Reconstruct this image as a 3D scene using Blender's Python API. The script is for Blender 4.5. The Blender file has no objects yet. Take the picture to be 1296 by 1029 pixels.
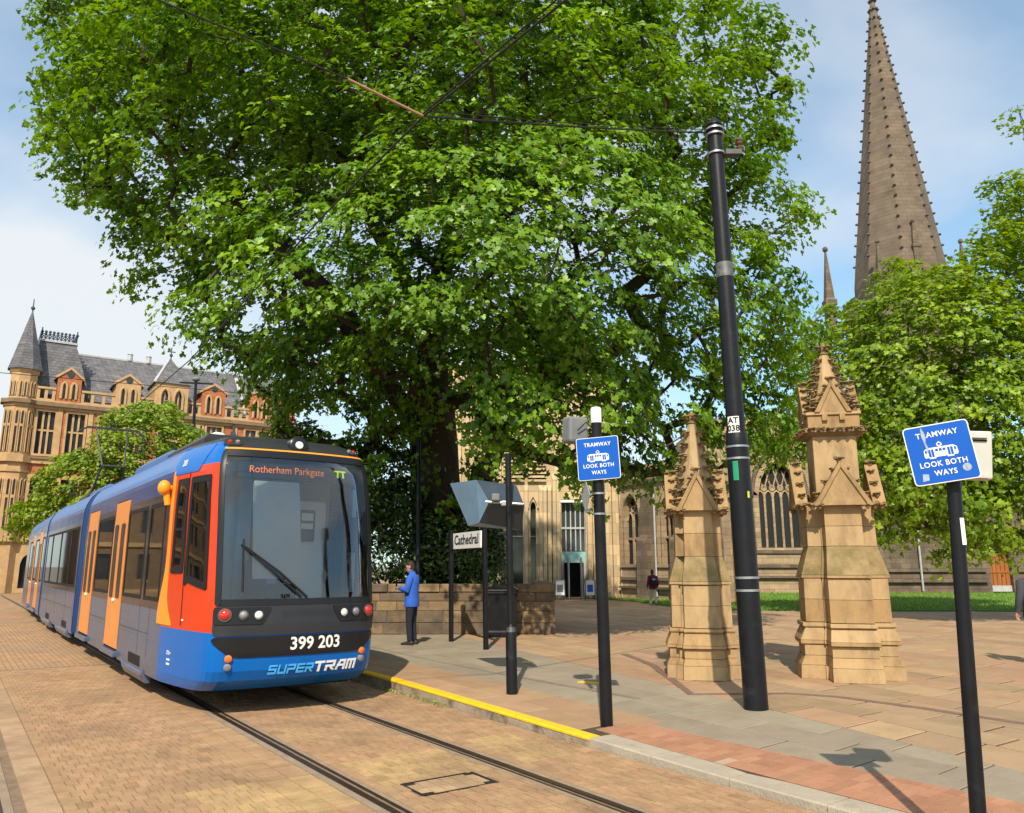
import bpy, math, random
import numpy as np
from mathutils import Vector, Matrix
random.seed(7); RNG = np.random.default_rng(11)
S = bpy.context.scene
COL = S.collection
R = math.radians
# ------------------------------------------------------------------ camera, sky, sun, exposure
FPX, CAMH = 994.0, 1.66
PITCH = math.atan((716 - 514.5) / FPX)
cd = bpy.data.cameras.new('camera'); cam = bpy.data.objects.new('camera', cd); COL.objects.link(cam)
cam.location = (0, 0, CAMH); cam.rotation_euler = (R(90) + PITCH, 0, 0)
cd.sensor_width = 36; cd.lens = 36 * FPX / 1296; cd.clip_end = 3000; cd.clip_start = .05
S.camera = cam
SUN_EL = R(44); SUN_AZ = math.atan2(.10, 1)          # shadows fall along (+.10, +1)
sd = bpy.data.lights.new('sun', 'SUN'); sun = bpy.data.objects.new('sun', sd); COL.objects.link(sun)
sdir = Vector((math.sin(SUN_AZ) * math.cos(SUN_EL), math.cos(SUN_AZ) * math.cos(SUN_EL), -math.sin(SUN_EL)))
sun.rotation_euler = sdir.to_track_quat('-Z', 'Y').to_euler(); sun.location = (0, -20, 40)
sd.energy = 5.0; sd.angle = R(.55); sd.color = (1, .885, .71)
w = bpy.data.worlds.new('World'); S.world = w; w.use_nodes = True
nt = w.node_tree; nt.nodes.clear()
def N(nt, t, **k):
    n = nt.nodes.new(t)
    for a, b in k.items():
        if a.startswith('i_'):
            key = a[2:]; n.inputs[int(key) if key.isdigit() else key.replace('_', ' ')].default_value = b
        else: setattr(n, a, b)
    return n
def LK(nt, a, b): nt.links.new(a, b)
sky = N(nt, 'ShaderNodeTexSky', sky_type='NISHITA', sun_disc=False, sun_elevation=SUN_EL, sun_rotation=math.pi + SUN_AZ)
sky.air_density = 1.0; sky.dust_density = .6; sky.ozone_density = 1.5
tc = N(nt, 'ShaderNodeTexCoord'); mp = N(nt, 'ShaderNodeMapping'); mp.inputs['Scale'].default_value = (1, 1, 2.2); mp.inputs['Location'].default_value = (.35, .1, .2)
n1 = N(nt, 'ShaderNodeTexNoise', i_Scale=1.7, i_Detail=5.0, i_Roughness=.45)
n1.inputs['Distortion'].default_value = .35
rp = N(nt, 'ShaderNodeValToRGB'); rp.color_ramp.elements[0].position = .40; rp.color_ramp.elements[1].position = .60
mx = N(nt, 'ShaderNodeMix', data_type='RGBA'); mx.inputs[7].default_value = (8.9, 9.2, 9.4, 1)
bg = N(nt, 'ShaderNodeBackground', i_Strength=.082); ow = N(nt, 'ShaderNodeOutputWorld')
mlt = N(nt, 'ShaderNodeMath', operation='MULTIPLY_ADD'); mlt.inputs[1].default_value = .70; mlt.inputs[2].default_value = .24
br = N(nt, 'ShaderNodeMix', data_type='RGBA', blend_type='MULTIPLY'); br.inputs[0].default_value = 1; br.inputs[7].default_value = (1.45, 2.15, 2.2, 1)
LK(nt, tc.outputs['Generated'], mp.inputs[0]); LK(nt, mp.outputs[0], n1.inputs['Vector']); LK(nt, n1.outputs[0], rp.inputs[0])
LK(nt, rp.outputs[0], mlt.inputs[0]); LK(nt, mlt.outputs[0], mx.inputs[0])
LK(nt, sky.outputs[0], br.inputs[6]); LK(nt, br.outputs[2], mx.inputs[6]); LK(nt, mx.outputs[2], bg.inputs[0]); LK(nt, bg.outputs[0], ow.inputs[0])
S.view_settings.view_transform = 'Standard'; S.view_settings.look = 'None'; S.view_settings.gamma = 1
S.view_settings.exposure = .27
# ------------------------------------------------------------------ photo geometry
cp, sp = math.cos(PITCH), math.sin(PITCH)
def ray(x, y):
    u = (x - 648) / FPX; v = (514.5 - y) / FPX
    return np.array([u, cp - v * sp, sp + v * cp])
def at(x, y, Y):                                   # point seen at a pixel, at distance Y
    r = ray(x, y) * (Y / ray(x, y)[1]); return np.array([r[0], r[1], r[2] + CAMH])
def gp(x, y, z=0.):
    r = ray(x, y); t = (z - CAMH) / r[2]; return np.array([r[0] * t, r[1] * t, z])
def onplane(x, y, o, nrm):
    r = ray(x, y); c = np.array([0, 0, CAMH]); t = ((np.array(o) - c) @ nrm) / (r @ nrm); return c + r * t
def proj(p):
    X, Y, Z = p[0], p[1], p[2] - CAMH; wv = Y * cp + Z * sp
    return 648 + FPX * X / wv, 514.5 - FPX * (-Y * sp + Z * cp) / wv
TAZ = R(-35.2); TD = np.array([math.sin(TAZ), math.cos(TAZ)]); TN = np.array([TD[1], -TD[0]]); LC = 3.718
ZR = -.16
def tr(s, l): q = TD * s + TN * (LC + l); return q[0], q[1]
def sl(x, y): q = np.array([x, y]); return q @ TD, q @ TN - LC
def cl(v, a=0., b=1.): return max(a, min(b, v))
KERB = 1.88
def zp_sl(s, l): return -.10 * cl((11 - s) / 6) * cl(1 - (l - KERB) / 2.6)
def zp(x, y): return zp_sl(*sl(x, y))
def gpp(x, y):                                     # pixel on the paved square
    z = 0.
    for _ in range(4): p = gp(x, y, z); z = zp(p[0], p[1])
    return gp(x, y, z)
# ------------------------------------------------------------------ mesh helpers
class MB:
    def __init__(s): s.v = []; s.f = []; s.m = []
    def add(s, vs, fs, mi=0):
        o = len(s.v); s.v += [tuple(map(float, p)) for p in vs]
        s.f += [tuple(i + o for i in f) for f in fs]; s.m += [mi] * len(fs); return s
    def box(s, x0, x1, y0, y1, z0, z1, mi=0):
        vs = [(x, y, z) for z in (z0, z1) for y in (y0, y1) for x in (x0, x1)]
        return s.add(vs, [(0, 2, 3, 1), (4, 5, 7, 6), (0, 1, 5, 4), (2, 6, 7, 3), (0, 4, 6, 2), (1, 3, 7, 5)], mi)
    def obox(s, c, size, rz=0, mi=0):
        n0 = len(s.v); a, b, h = [q / 2 for q in size]; s.box(-a, a, -b, b, -h, h, mi); ca, sa = math.cos(rz), math.sin(rz)
        for i in range(n0, len(s.v)):
            x, y, z = s.v[i]; s.v[i] = (c[0] + x * ca - y * sa, c[1] + x * sa + y * ca, c[2] + z)
        return s
    def loft(s, rings, cap=True, mi=0, closed=True):
        n = len(rings[0]); vs = [p for r in rings for p in r]; fs = []
        for i in range(len(rings) - 1):
            for j in range(n if closed else n - 1):
                k = (j + 1) % n; fs.append((i * n + j, i * n + k, (i + 1) * n + k, (i + 1) * n + j))
        if cap: fs.append(tuple(range(n))[::-1]); fs.append(tuple((len(rings) - 1) * n + j for j in range(n)))
        return s.add(vs, fs, mi)
    def tube(s, pts, rad, n=8, cap=True, mi=0):
        P = [Vector(p) for p in pts]; rad = [rad] * len(P) if not hasattr(rad, '__len__') else rad
        rings = []; prev = None
        for i, p in enumerate(P):
            t = (P[min(i + 1, len(P) - 1)] - P[max(i - 1, 0)]).normalized()
            ref = prev if prev is not None else (Vector((0, 0, 1)) if abs(t.z) < .9 else Vector((1, 0, 0)))
            u = (ref - t * ref.dot(t)).normalized(); vv = t.cross(u); prev = u
            rings.append([tuple(p + (u * math.cos(a) + vv * math.sin(a)) * rad[i]) for a in [2 * math.pi * k / n for k in range(n)]])
        return s.loft(rings, cap, mi)
    def cyl(s, p0, p1, r0, r1=None, n=12, mi=0): return s.tube([p0, p1], [r0, r0 if r1 is None else r1], n, True, mi)
    def lathe(s, prof, c=(0, 0, 0), n=16, mi=0, rot=0.):
        return s.loft([[(c[0] + r * math.cos(rot + 2 * math.pi * k / n), c[1] + r * math.sin(rot + 2 * math.pi * k / n), c[2] + z) for k in range(n)] for r, z in prof], True, mi)
    def extr(s, poly, vec, mi=0):
        n = len(poly); a = [tuple(p) for p in poly]; b = [(p[0] + vec[0], p[1] + vec[1], p[2] + vec[2]) for p in poly]
        return s.add(a + b, [tuple(range(n))[::-1], tuple(range(n, 2 * n))] + [(i, (i + 1) % n, n + (i + 1) % n, n + i) for i in range(n)], mi)
    def ell(s, c, r, nu=10, nv=7, mi=0, rz=0.):
        ca, sa = math.cos(rz), math.sin(rz); rings = []
        for j in range(nv):
            ph = -math.pi / 2 + math.pi * (j + .5) / nv; rr = []
            for i in range(nu):
                th = 2 * math.pi * i / nu; x = r[0] * math.cos(ph) * math.cos(th); y = r[1] * math.cos(ph) * math.sin(th)
                rr.append((c[0] + x * ca - y * sa, c[1] + x * sa + y * ca, c[2] + r[2] * math.sin(ph)))
            rings.append(rr)
        return s.loft(rings, True, mi)
    def mesh(s, name, mats, smooth=0):
        me = bpy.data.meshes.new(name); me.from_pydata(s.v, [], s.f); mats = mats if isinstance(mats, (list, tuple)) else [mats]
        for m in mats: me.materials.append(m)
        if len(mats) > 1: me.polygons.foreach_set('material_index', s.m)
        fix_normals(me)
        if smooth: me.shade_smooth(); me.set_sharp_from_angle(angle=R(smooth))
        me.update(); return me
    def build(s, name, mats, parent=None, smooth=0, bevel=0.):
        return link(name, s.mesh(name, mats, smooth), parent, bevel)
import bmesh
def fix_normals(me):
    bm = bmesh.new(); bm.from_mesh(me); bmesh.ops.recalc_face_normals(bm, faces=bm.faces); bm.to_mesh(me); bm.free()
def link(name, me, parent=None, bevel=0.):
    o = bpy.data.objects.new(name, me); COL.objects.link(o); o.parent = parent
    if bevel:
        b = o.modifiers.new('bevel', 'BEVEL'); b.width = bevel; b.segments = 2; b.limit_method = 'ANGLE'; b.angle_limit = R(35)
    return o
def tag(o, label=None, cat=None, group=None, kind=None):
    for k, v in (('label', label), ('category', cat), ('group', group), ('kind', kind)):
        if v: o[k] = v
    return o
def thing(name, label, cat, loc=(0, 0, 0), rz=0., group=None):
    o = bpy.data.objects.new(name, None); COL.objects.link(o); o.location = [float(q) for q in loc]; o.rotation_euler = (0, 0, rz); o.empty_display_size = .2
    return tag(o, label, cat, group)
def tmesh(text, size, parent, name, mat, loc, rot, depth=.002, offset=.0, align='CENTER', sx=1., spacing=1.):
    c = bpy.data.curves.new(name, 'FONT'); c.body = text; c.size = size; c.align_x = align; c.align_y = 'CENTER'; c.extrude = depth; c.offset = offset; c.resolution_u = 3
    c.space_character = spacing
    t = bpy.data.objects.new(name, c); COL.objects.link(t)
    me = bpy.data.meshes.new_from_object(t.evaluated_get(bpy.context.evaluated_depsgraph_get()))
    bpy.data.objects.remove(t); me.materials.clear(); me.materials.append(mat)
    o = link(name, me, parent); o.location = loc; o.rotation_euler = rot; o.scale = (sx, 1, 1); return o
# ------------------------------------------------------------------ materials
MATS = {}
def mat(name, col, rough=.6, metal=0., var=.18, scale=3., bump=0., bscale=18., coat=0., spec=.25, tint=None, brick=None, stain=None, emit=0., sc=(1, 1, 1)):
    """tint: 'obj' = object colour, 'attr' = face attribute; brick=(w,h,mortar,colour,xz) ; stain=(colour,scale,lo,hi)"""
    m = bpy.data.materials.new(name); m.use_nodes = True; nt = m.node_tree; b = nt.nodes['Principled BSDF']; MATS[name] = m
    b.inputs['Roughness'].default_value = rough; b.inputs['Metallic'].default_value = metal; b.inputs['Specular IOR Level'].default_value = spec
    b.inputs['Coat Weight'].default_value = coat; b.inputs['Coat Roughness'].default_value = .06
    tc = N(nt, 'ShaderNodeTexCoord'); mp = N(nt, 'ShaderNodeMapping'); mp.inputs['Scale'].default_value = sc
    ge = N(nt, 'ShaderNodeNewGeometry'); LK(nt, ge.outputs['Position'], mp.inputs[0])
    no = N(nt, 'ShaderNodeTexNoise', i_Scale=scale, i_Detail=6.0, i_Roughness=.62); LK(nt, mp.outputs[0], no.inputs['Vector'])
    mr = N(nt, 'ShaderNodeMapRange'); mr.inputs[1].default_value = .25; mr.inputs[2].default_value = .75; mr.inputs[3].default_value = 1 - var; mr.inputs[4].default_value = 1 + var
    LK(nt, no.outputs[0], mr.inputs[0])
    mm = N(nt, 'ShaderNodeMix', data_type='RGBA', blend_type='MULTIPLY'); mm.inputs[0].default_value = 1
    mm.inputs[6].default_value = (*col, 1); LK(nt, mr.outputs[0], mm.inputs[7])
    out = mm.outputs[2]; hgt = None
    if tint:
        src = N(nt, 'ShaderNodeObjectInfo').outputs['Color'] if tint == 'obj' else N(nt, 'ShaderNodeAttribute', attribute_name='tint').outputs['Color']
        LK(nt, src, mm.inputs[6])
    if brick:
        bw, bh, mo, mc, off = brick[:5]
        sx_ = N(nt, 'ShaderNodeSeparateXYZ'); LK(nt, tc.outputs['Object'], sx_.inputs[0]); ad = N(nt, 'ShaderNodeMath', operation='ADD'); LK(nt, sx_.outputs[0], ad.inputs[0]); LK(nt, sx_.outputs[1], ad.inputs[1])
        cx = N(nt, 'ShaderNodeCombineXYZ')
        if off == 'flat': LK(nt, sx_.outputs[0], cx.inputs[0]); LK(nt, sx_.outputs[1], cx.inputs[1])
        else: LK(nt, ad.outputs[0], cx.inputs[0]); LK(nt, sx_.outputs[2], cx.inputs[1])
        bt = N(nt, 'ShaderNodeTexBrick'); bt.inputs['Scale'].default_value = 1; bt.inputs['Brick Width'].default_value = bw; bt.inputs['Row Height'].default_value = bh
        bt.inputs['Mortar Size'].default_value = mo; bt.inputs['Mortar Smooth'].default_value = .3; bt.inputs['Bias'].default_value = 0
        bc = brick[5] if len(brick) > 5 else .2; bt.inputs['Color1'].default_value = (1 - bc,) * 3 + (1,); bt.inputs['Color2'].default_value = (1 + bc, 1 + bc * .9, 1 + bc * .7, 1); bt.inputs['Mortar'].default_value = (*mc, 1)
        LK(nt, cx.outputs[0], bt.inputs['Vector'])
        m2 = N(nt, 'ShaderNodeMix', data_type='RGBA', blend_type='MULTIPLY'); m2.inputs[0].default_value = 1; LK(nt, out, m2.inputs[6]); LK(nt, bt.outputs[0], m2.inputs[7]); out = m2.outputs[2]
        hgt = bt.outputs['Fac']
    if stain:
        c2, s2, lo, hi = stain
        n2 = N(nt, 'ShaderNodeTexNoise', i_Scale=s2, i_Detail=5.0, i_Roughness=.65); LK(nt, mp.outputs[0], n2.inputs['Vector'])
        r2 = N(nt, 'ShaderNodeMapRange'); r2.inputs[1].default_value = lo; r2.inputs[2].default_value = hi; LK(nt, n2.outputs[0], r2.inputs[0])
        m3 = N(nt, 'ShaderNodeMix', data_type='RGBA'); LK(nt, r2.outputs[0], m3.inputs[0]); LK(nt, out, m3.inputs[6]); m3.inputs[7].default_value = (*c2, 1); out = m3.outputs[2]
    LK(nt, out, b.inputs['Base Color'])
    if bump:
        nb = N(nt, 'ShaderNodeTexNoise', i_Scale=bscale, i_Detail=5.0, i_Roughness=.6); LK(nt, mp.outputs[0], nb.inputs['Vector'])
        bp = N(nt, 'ShaderNodeBump', i_Strength=min(1., bump), i_Distance=.02); LK(nt, nb.outputs[0], bp.inputs['Height'])
        if hgt is not None:
            bp2 = N(nt, 'ShaderNodeBump', i_Strength=.8, i_Distance=-.02); LK(nt, hgt, bp2.inputs['Height']); LK(nt, bp.outputs[0], bp2.inputs['Normal']); LK(nt, bp2.outputs[0], b.inputs['Normal'])
        else: LK(nt, bp.outputs[0], b.inputs['Normal'])
    rv = N(nt, 'ShaderNodeMapRange'); rv.inputs[3].default_value = cl(rough - .08, .02, 1); rv.inputs[4].default_value = cl(rough + .1, .02, 1); LK(nt, no.outputs[0], rv.inputs[0])
    if rough > .12: LK(nt, rv.outputs[0], b.inputs['Roughness'])
    if emit:
        b.inputs['Emission Color'].default_value = (*col, 1); b.inputs['Emission Strength'].default_value = emit
    return m
def glass(name, tintc, alpha, rough=.03):
    m = bpy.data.materials.new(name); m.use_nodes = True; nt = m.node_tree; nt.nodes.remove(nt.nodes['Principled BSDF']); o = nt.nodes['Material Output']
    t = N(nt, 'ShaderNodeBsdfTransparent'); t.inputs[0].default_value = (*tintc, 1); g = N(nt, 'ShaderNodeBsdfGlossy'); g.inputs['Roughness'].default_value = rough
    fr = N(nt, 'ShaderNodeFresnel', i_IOR=1.5); ml = N(nt, 'ShaderNodeMath', operation='MULTIPLY_ADD'); ml.inputs[1].default_value = 1.; ml.inputs[2].default_value = alpha
    mxs = N(nt, 'ShaderNodeMixShader'); LK(nt, fr.outputs[0], ml.inputs[0]); LK(nt, ml.outputs[0], mxs.inputs[0]); LK(nt, t.outputs[0], mxs.inputs[1]); LK(nt, g.outputs[0], mxs.inputs[2]); LK(nt, mxs.outputs[0], o.inputs[0])
    return m
def leafmat(name, c0, c1, trans=.3, rough=.42):
    m = bpy.data.materials.new(name); m.use_nodes = True; nt = m.node_tree; b = nt.nodes['Principled BSDF']; o = nt.nodes['Material Output']
    a = N(nt, 'ShaderNodeAttribute', attribute_name='tint'); mx = N(nt, 'ShaderNodeMix', data_type='RGBA'); mx.inputs[6].default_value = (*c0, 1); mx.inputs[7].default_value = (*c1, 1)
    LK(nt, a.outputs['Fac'], mx.inputs[0]); LK(nt, mx.outputs[2], b.inputs['Base Color']); b.inputs['Roughness'].default_value = rough; b.inputs['Specular IOR Level'].default_value = .45
    tl = N(nt, 'ShaderNodeBsdfTranslucent'); hs = N(nt, 'ShaderNodeHueSaturation', i_Hue=.485, i_Saturation=1.1, i_Value=1.5); LK(nt, mx.outputs[2], hs.inputs['Color']); LK(nt, hs.outputs[0], tl.inputs[0])
    ms = N(nt, 'ShaderNodeMixShader'); ms.inputs[0].default_value = trans; LK(nt, b.outputs[0], ms.inputs[1]); LK(nt, tl.outputs[0], ms.inputs[2]); LK(nt, ms.outputs[0], o.inputs[0])
    return m
BLACK = mat('black_paint', (.007, .0075, .010), .40, var=.3, scale=6, bump=.08, bscale=40, spec=.28, stain=((.03, .03, .034), 3.2, .6, .8))
STEEL = mat('galvanised_steel', (.38, .39, .4), .42, .8, var=.2, scale=14)
DSTEEL = mat('dark_steel', (.09, .09, .095), .5, .6, var=.3, scale=10)
WHITE = mat('white_paint', (.75, .75, .73), .5, var=.05)
YELLOW = mat('yellow_paint', (.72, .46, .02), .62, var=.12, scale=9, bump=.2, stain=((.3, .2, .08), 7, .62, .74))
SIGNBLUE = mat('sign_blue', (.001, .085, .45), .38, var=.08, scale=2, coat=.2)
ORANGE_LED = mat('orange_led', (.9, .2, .03), .5, emit=.55, var=0)
YGREEN_LED = mat('yellow_green_led', (.6, .8, .05), .5, emit=.8, var=0)
# ------------------------------------------------------------------ ground, road, square
ASPH = mat('far_ground', (.22, .19, .16), .85, var=.15, scale=.4)
SETT = mat('road_setts', (.36, .225, .125), .8, var=.2, scale=1.6, bump=.4, bscale=30, brick=(.2, .1, .006, (.7, .66, .6), 'flat', .1), stain=((.25, .2, .15), .35, .5, .75))
BRICK_O = mat('sett_piece', (.36, .245, .15), .8, var=.22, scale=5, bump=.5, bscale=45, tint='obj', stain=((.22, .145, .085), .9, .48, .78))
BRICK_A = mat('sett_mass', (.36, .245, .15), .8, var=.22, scale=5, bump=.5, bscale=45, tint='attr', stain=((.22, .145, .085), .9, .48, .78))
SLAB_O = mat('slab_piece', (.4, .3, .22), .75, var=.16, scale=2.6, bump=.35, bscale=26, tint='obj', stain=((.2, .15, .11), 1.3, .56, .8))
SLAB_A = mat('slab_mass', (.4, .3, .22), .75, var=.16, scale=2.6, bump=.35, bscale=26, tint='attr', stain=((.2, .15, .11), 1.3, .56, .8))
PLAZA = mat('square_paving', (.30, .205, .125), .78, var=.25, scale=.8, bump=.3, bscale=18, brick=(1.1, .62, .014, (.5, .46, .42), 'flat', .15), stain=((.26, .2, .14), .25, .45, .75))
CONC = mat('concrete_strip', (.27, .205, .145), .8, var=.2, scale=6, bump=.4, bscale=40, stain=((.2, .17, .13), 2., .55, .75))
RAILST = mat('rail_steel', (.10, .07, .05), .42, .8, var=.3, scale=9, sc=(1, 1, 1))
GROOVE = mat('rail_groove', (.02, .017, .015), .8, var=.3)
GRASS = mat('lawn_soil', (.07, .15, .02), .9, var=.25, scale=1.2, bump=.6, bscale=60)
DRKB = mat('joint_bed', (.07, .05, .035), .95, var=.3, scale=8); SETB = mat('sett_bed_soil', (.20, .14, .09), .95, var=.3, scale=8)
g = MB().add([(-900, -60, -.45), (900, -60, -.45), (900, 1500, -.45), (-900, 1500, -.45)], [(0, 1, 2, 3)])
tag(g.build('ground', ASPH), kind='structure')
def sheet(name, ss, ls, zf, m, lift=0.):
    vs = [(*tr(s, l), zf(s, l) + lift) for s in ss for l in ls]; n = len(ls)
    fs = [(i * n + j, i * n + j + 1, (i + 1) * n + j + 1, (i + 1) * n + j) for i in range(len(ss) - 1) for j in range(n - 1)]
    o = MB().add(vs, fs).build(name, m); return tag(o, kind='structure')
def frame_obj(o):                                    # turn a sheet so that its own x axis runs along the track
    a = math.atan2(TD[1], TD[0]); M_ = Matrix.Rotation(a, 4, 'Z'); o.data.transform(M_.inverted()); o.matrix_world = M_; return o
road = frame_obj(sheet('road', list(np.linspace(-8, 16, 7)) + [40, 90], [-40, -12, -5, KERB - .005], lambda s, l: ZR - .012, SETT))
square = frame_obj(sheet('paved_square', [-20, -8] + list(np.linspace(0, 14, 15)) + [30, 100], [KERB + .14, 2.4, 3, 3.6, 4.2, 4.8, 5.5, 12, 30, 100], lambda s, l: zp_sl(s, l), PLAZA, -.012))
sheet('sett_bed', [2.5, 10, 17.2], [-8.7, -2, KERB - .01], lambda s, l: ZR - .0085, SETB); sheet('paving_bed', list(np.linspace(1.5, 21.8, 22)), [KERB + .15, 2.4, 3, 3.6, 4.2, 4.8, 5.5, 12, 19], lambda s, l: zp_sl(s, l), DRKB, -.0085)
# ---- rails: grooved steel in concrete strips
def strip(name, l0, l1, s0, s1, z, m, parent=None, n=24, th=.0):
    b = MB(); ss = np.linspace(s0, s1, n)
    b.loft([[(*tr(s, l0), z), (*tr(s, l1), z), (*tr(s, l1), z - .05), (*tr(s, l0), z - .05)] for s in ss]); return b.build(name, m, parent)
def rail(l, side, label, s0, s1):
    t = thing('tram_rail', label, 'rail', (0, 0, 0), group='tram rails set in the setts')
    strip('rail_head', l - .03, l + .03, s0, s1, ZR + .004, RAILST, t)
    strip('groove', min(l + side * .03, l + side * .075), max(l + side * .03, l + side * .075), s0, s1, ZR - .02, GROOVE, t)
    a, b = sorted((l + side * .075, l + side * .1)); strip('guard_lip', a, b, s0, s1, ZR + .002, RAILST, t)
    a, b = sorted((l + side * .1, l + side * .15)); strip('concrete_edging', a, b, s0, s1, ZR - .001, CONC, t)
    a, b = sorted((l - side * .03, l - side * .10)); strip('concrete_edging', a, b, s0, s1, ZR - .001, CONC, t)
RL = [-.7445, .7445]
rail(RL[0], 1, 'grooved tram rail under the tram, on the side away from the yellow kerb', 2, 60)
rail(RL[1], -1, 'grooved tram rail under the tram, beside the yellow kerb', 2, 60)
rail(-3.19, -1, 'grooved rail of the empty neighbouring track', 2, 60)
# ---- setts
def inrect(s, l, q): return q[0] < s < q[1] and q[2] < l < q[3]
YEL = [(6.05, 7.15, -1.95, -.98), (6.25, 7.35, -.55, .5), (6.2, 7.5, .95, 1.55)]
pieces = []
SP, LP = .2, .1
def sett_col(s, l):
    base = np.array([.36, .225, .125]); r = random.random()
    if any(inrect(s, l, q) for q in YEL): base = np.array([.41, .275, .135])
    elif abs(l) < .7 and math.sin(s * 1.9) > .2: base = np.array([.37, .225, .125])
    v = base * (.94 + .12 * random.random()); v[1] *= .96 + .08 * random.random()
    if r < .05: v *= .82
    return v
MH = (5.98, 6.42, -.36, .36)                        # access cover between the rails
def mk_sett(s0, s1, l0, l1):
    g_ = .0042; z = ZR + random.uniform(-.003, .002); dz = [z + random.uniform(-.0015, .0015) for _ in range(4)]
    P = [(s0 + g_, l0 + g_), (s0 + g_, l1 - g_), (s1 - g_, l1 - g_), (s1 - g_, l0 + g_)]
    return [(*tr(*P[i]), dz[i]) for i in range(4)]
def visible(p): x, y = proj(p); return p[1] > 2 and -140 < x < 1480 and 600 < y < 1130
bands = [(-8.7, -3.28, 0), (-3.01, -2.78, 2), (-2.78, -1.28, 0), (-1.28, -.85, 1), (-.59, .59, 0), (.85, KERB - .02, 0)]
for (b0, b1, kind) in bands:
    if kind == 0: n = max(1, round((b1 - b0) / LP)); pl, ps = (b1 - b0) / n, SP
    elif kind == 1: n = 2; pl, ps = (b1 - b0) / 2, .1085
    else: n = 1; pl, ps = b1 - b0, .62
    i0 = int(2.6 / ps); i1 = int(17.0 / ps)
    for i in range(i0, i1):
        for j in range(n):
            o = 0.
            s0 = i * ps; hf = .5 * pl if kind == 0 and i % 2 else 0.; l0 = b0 + j * pl + (hf if j else 0.); l1 = min(b0 + (j + 1) * pl + hf, b1); c = (*tr(s0 + ps / 2, (l0 + l1) / 2), ZR)
            if not visible(c): continue
            if MH[0] < s0 + ps / 2 < MH[1] and MH[2] < (l0 + l1) / 2 < MH[3]: continue
            px, py = proj(c); hid = py < 868 and 200 < px < 470
            pieces.append((-1 if hid else 1 / c[1], mk_sett(s0, s0 + ps, l0, l1), sett_col(s0, l0) if kind < 2 else np.array([.36, .245, .15]) * random.uniform(.9, 1.1)))
def lay(pieces, name, parent, mo, ma, limit, th):
    pieces.sort(key=lambda q: -q[0]); 
    for k, (d, q, c) in enumerate(pieces[:limit]):
        cx = np.mean(np.array(q), 0); b = MB(); top = [tuple(np.array(p) - cx) for p in q]; b.extr([(p[0], p[1], p[2] - th) for p in top], (0, 0, 0)) if False else None
        n = len(top); inn = [(p[0] * .975, p[1] * .975, p[2]) for p in top]; low = [(p[0], p[1], p[2] - .004) for p in top]; bot = [(p[0], p[1], p[2] - th) for p in top]
        b.loft([bot, low, inn], True); me = b.mesh(name, mo); o = link(name, me, parent)
        o.matrix_parent_inverse = parent.matrix_world.inverted() if parent else Matrix(); o.location = cx; o.color = (*[float(v) for v in c], 1)
    rest = pieces[limit:]
    if not rest: return
    vs = []; fs = []; cols = []
    for d, q, c in rest:
        o = len(vs); n = len(q); cx = np.mean(np.array(q), 0)
        inn = [(cx[0] + (p[0] - cx[0]) * .98, cx[1] + (p[1] - cx[1]) * .98, p[2]) for p in q]; vs += inn; vs += [(p[0], p[1], p[2] - th) for p in q]
        fs.append(tuple(o + i for i in range(n))); fs += [(o + i, o + n + i, o + n + (i + 1) % n, o + (i + 1) % n) for i in range(n)]; cols += [tuple(c)] * (n + 1)
    me = bpy.data.meshes.new(name); me.from_pydata(vs, [], fs); me.materials.append(ma)
    a = me.attributes.new('tint', 'FLOAT_COLOR', 'FACE'); a.data.foreach_set('color', np.array([(*c, 1) for c in cols], dtype=np.float32).ravel())
    fix_normals(me); o = link(name + '_mass', me, parent); o.matrix_parent_inverse = parent.matrix_world.inverted(); tag(o, kind='stuff')
bpy.context.view_layer.update()
lay(pieces, 'sett', road, BRICK_O, BRICK_A, 300, .011)
# ---- access cover
t = thing('access_cover', 'brick filled access cover with dark iron frame between the rails', 'manhole cover', (*tr(6.2, 0), ZR))
b = MB(); a = math.atan2(TD[1], TD[0])
def cover_bar(l0, l1, s0, s1, z0=.0, z1=.004):
    q = [tr(s, l) for s, l in ((s0, l0), (s0, l1), (s1, l1), (s1, l0))]; o_ = tr(6.2, 0); b.extr([(p[0] - o_[0], p[1] - o_[1], z0 - .02) for p in q], (0, 0, .02 + z1))
cover_bar(-.35, .35, 5.98, 6.0); cover_bar(-.35, .30, 6.4, 6.412); cover_bar(-.36, -.345, 5.98, 6.41); cover_bar(.345, .36, 5.98, 6.41)
for l0, s0 in ((-.34, 6.0), (.25, 6.0), (-.34, 6.34), (.25, 6.34)): cover_bar(l0, l0 + .09, s0, s0 + .05)
b.build('frame', GROOVE, t)
for i in range(2):
    for j in range(6):
        q = [tr(s, l) for s, l in ((6.01 + i * .196, -.335 + j * .1125), (6.01 + i * .196, -.335 + (j + 1) * .1125 - .008), (6.01 + (i + 1) * .196 - .008, -.335 + (j + 1) * .1125 - .008), (6.01 + (i + 1) * .196 - .008, -.335 + j * .1125))]
        o_ = tr(6.2, 0); o = MB().extr([(p[0] - o_[0], p[1] - o_[1], -.02) for p in q], (0, 0, .018)).build('sett', BRICK_O, t); o.color = (*[float(v) for v in np.array([.42, .29, .17]) * random.uniform(.88, 1.1)], 1)
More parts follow.
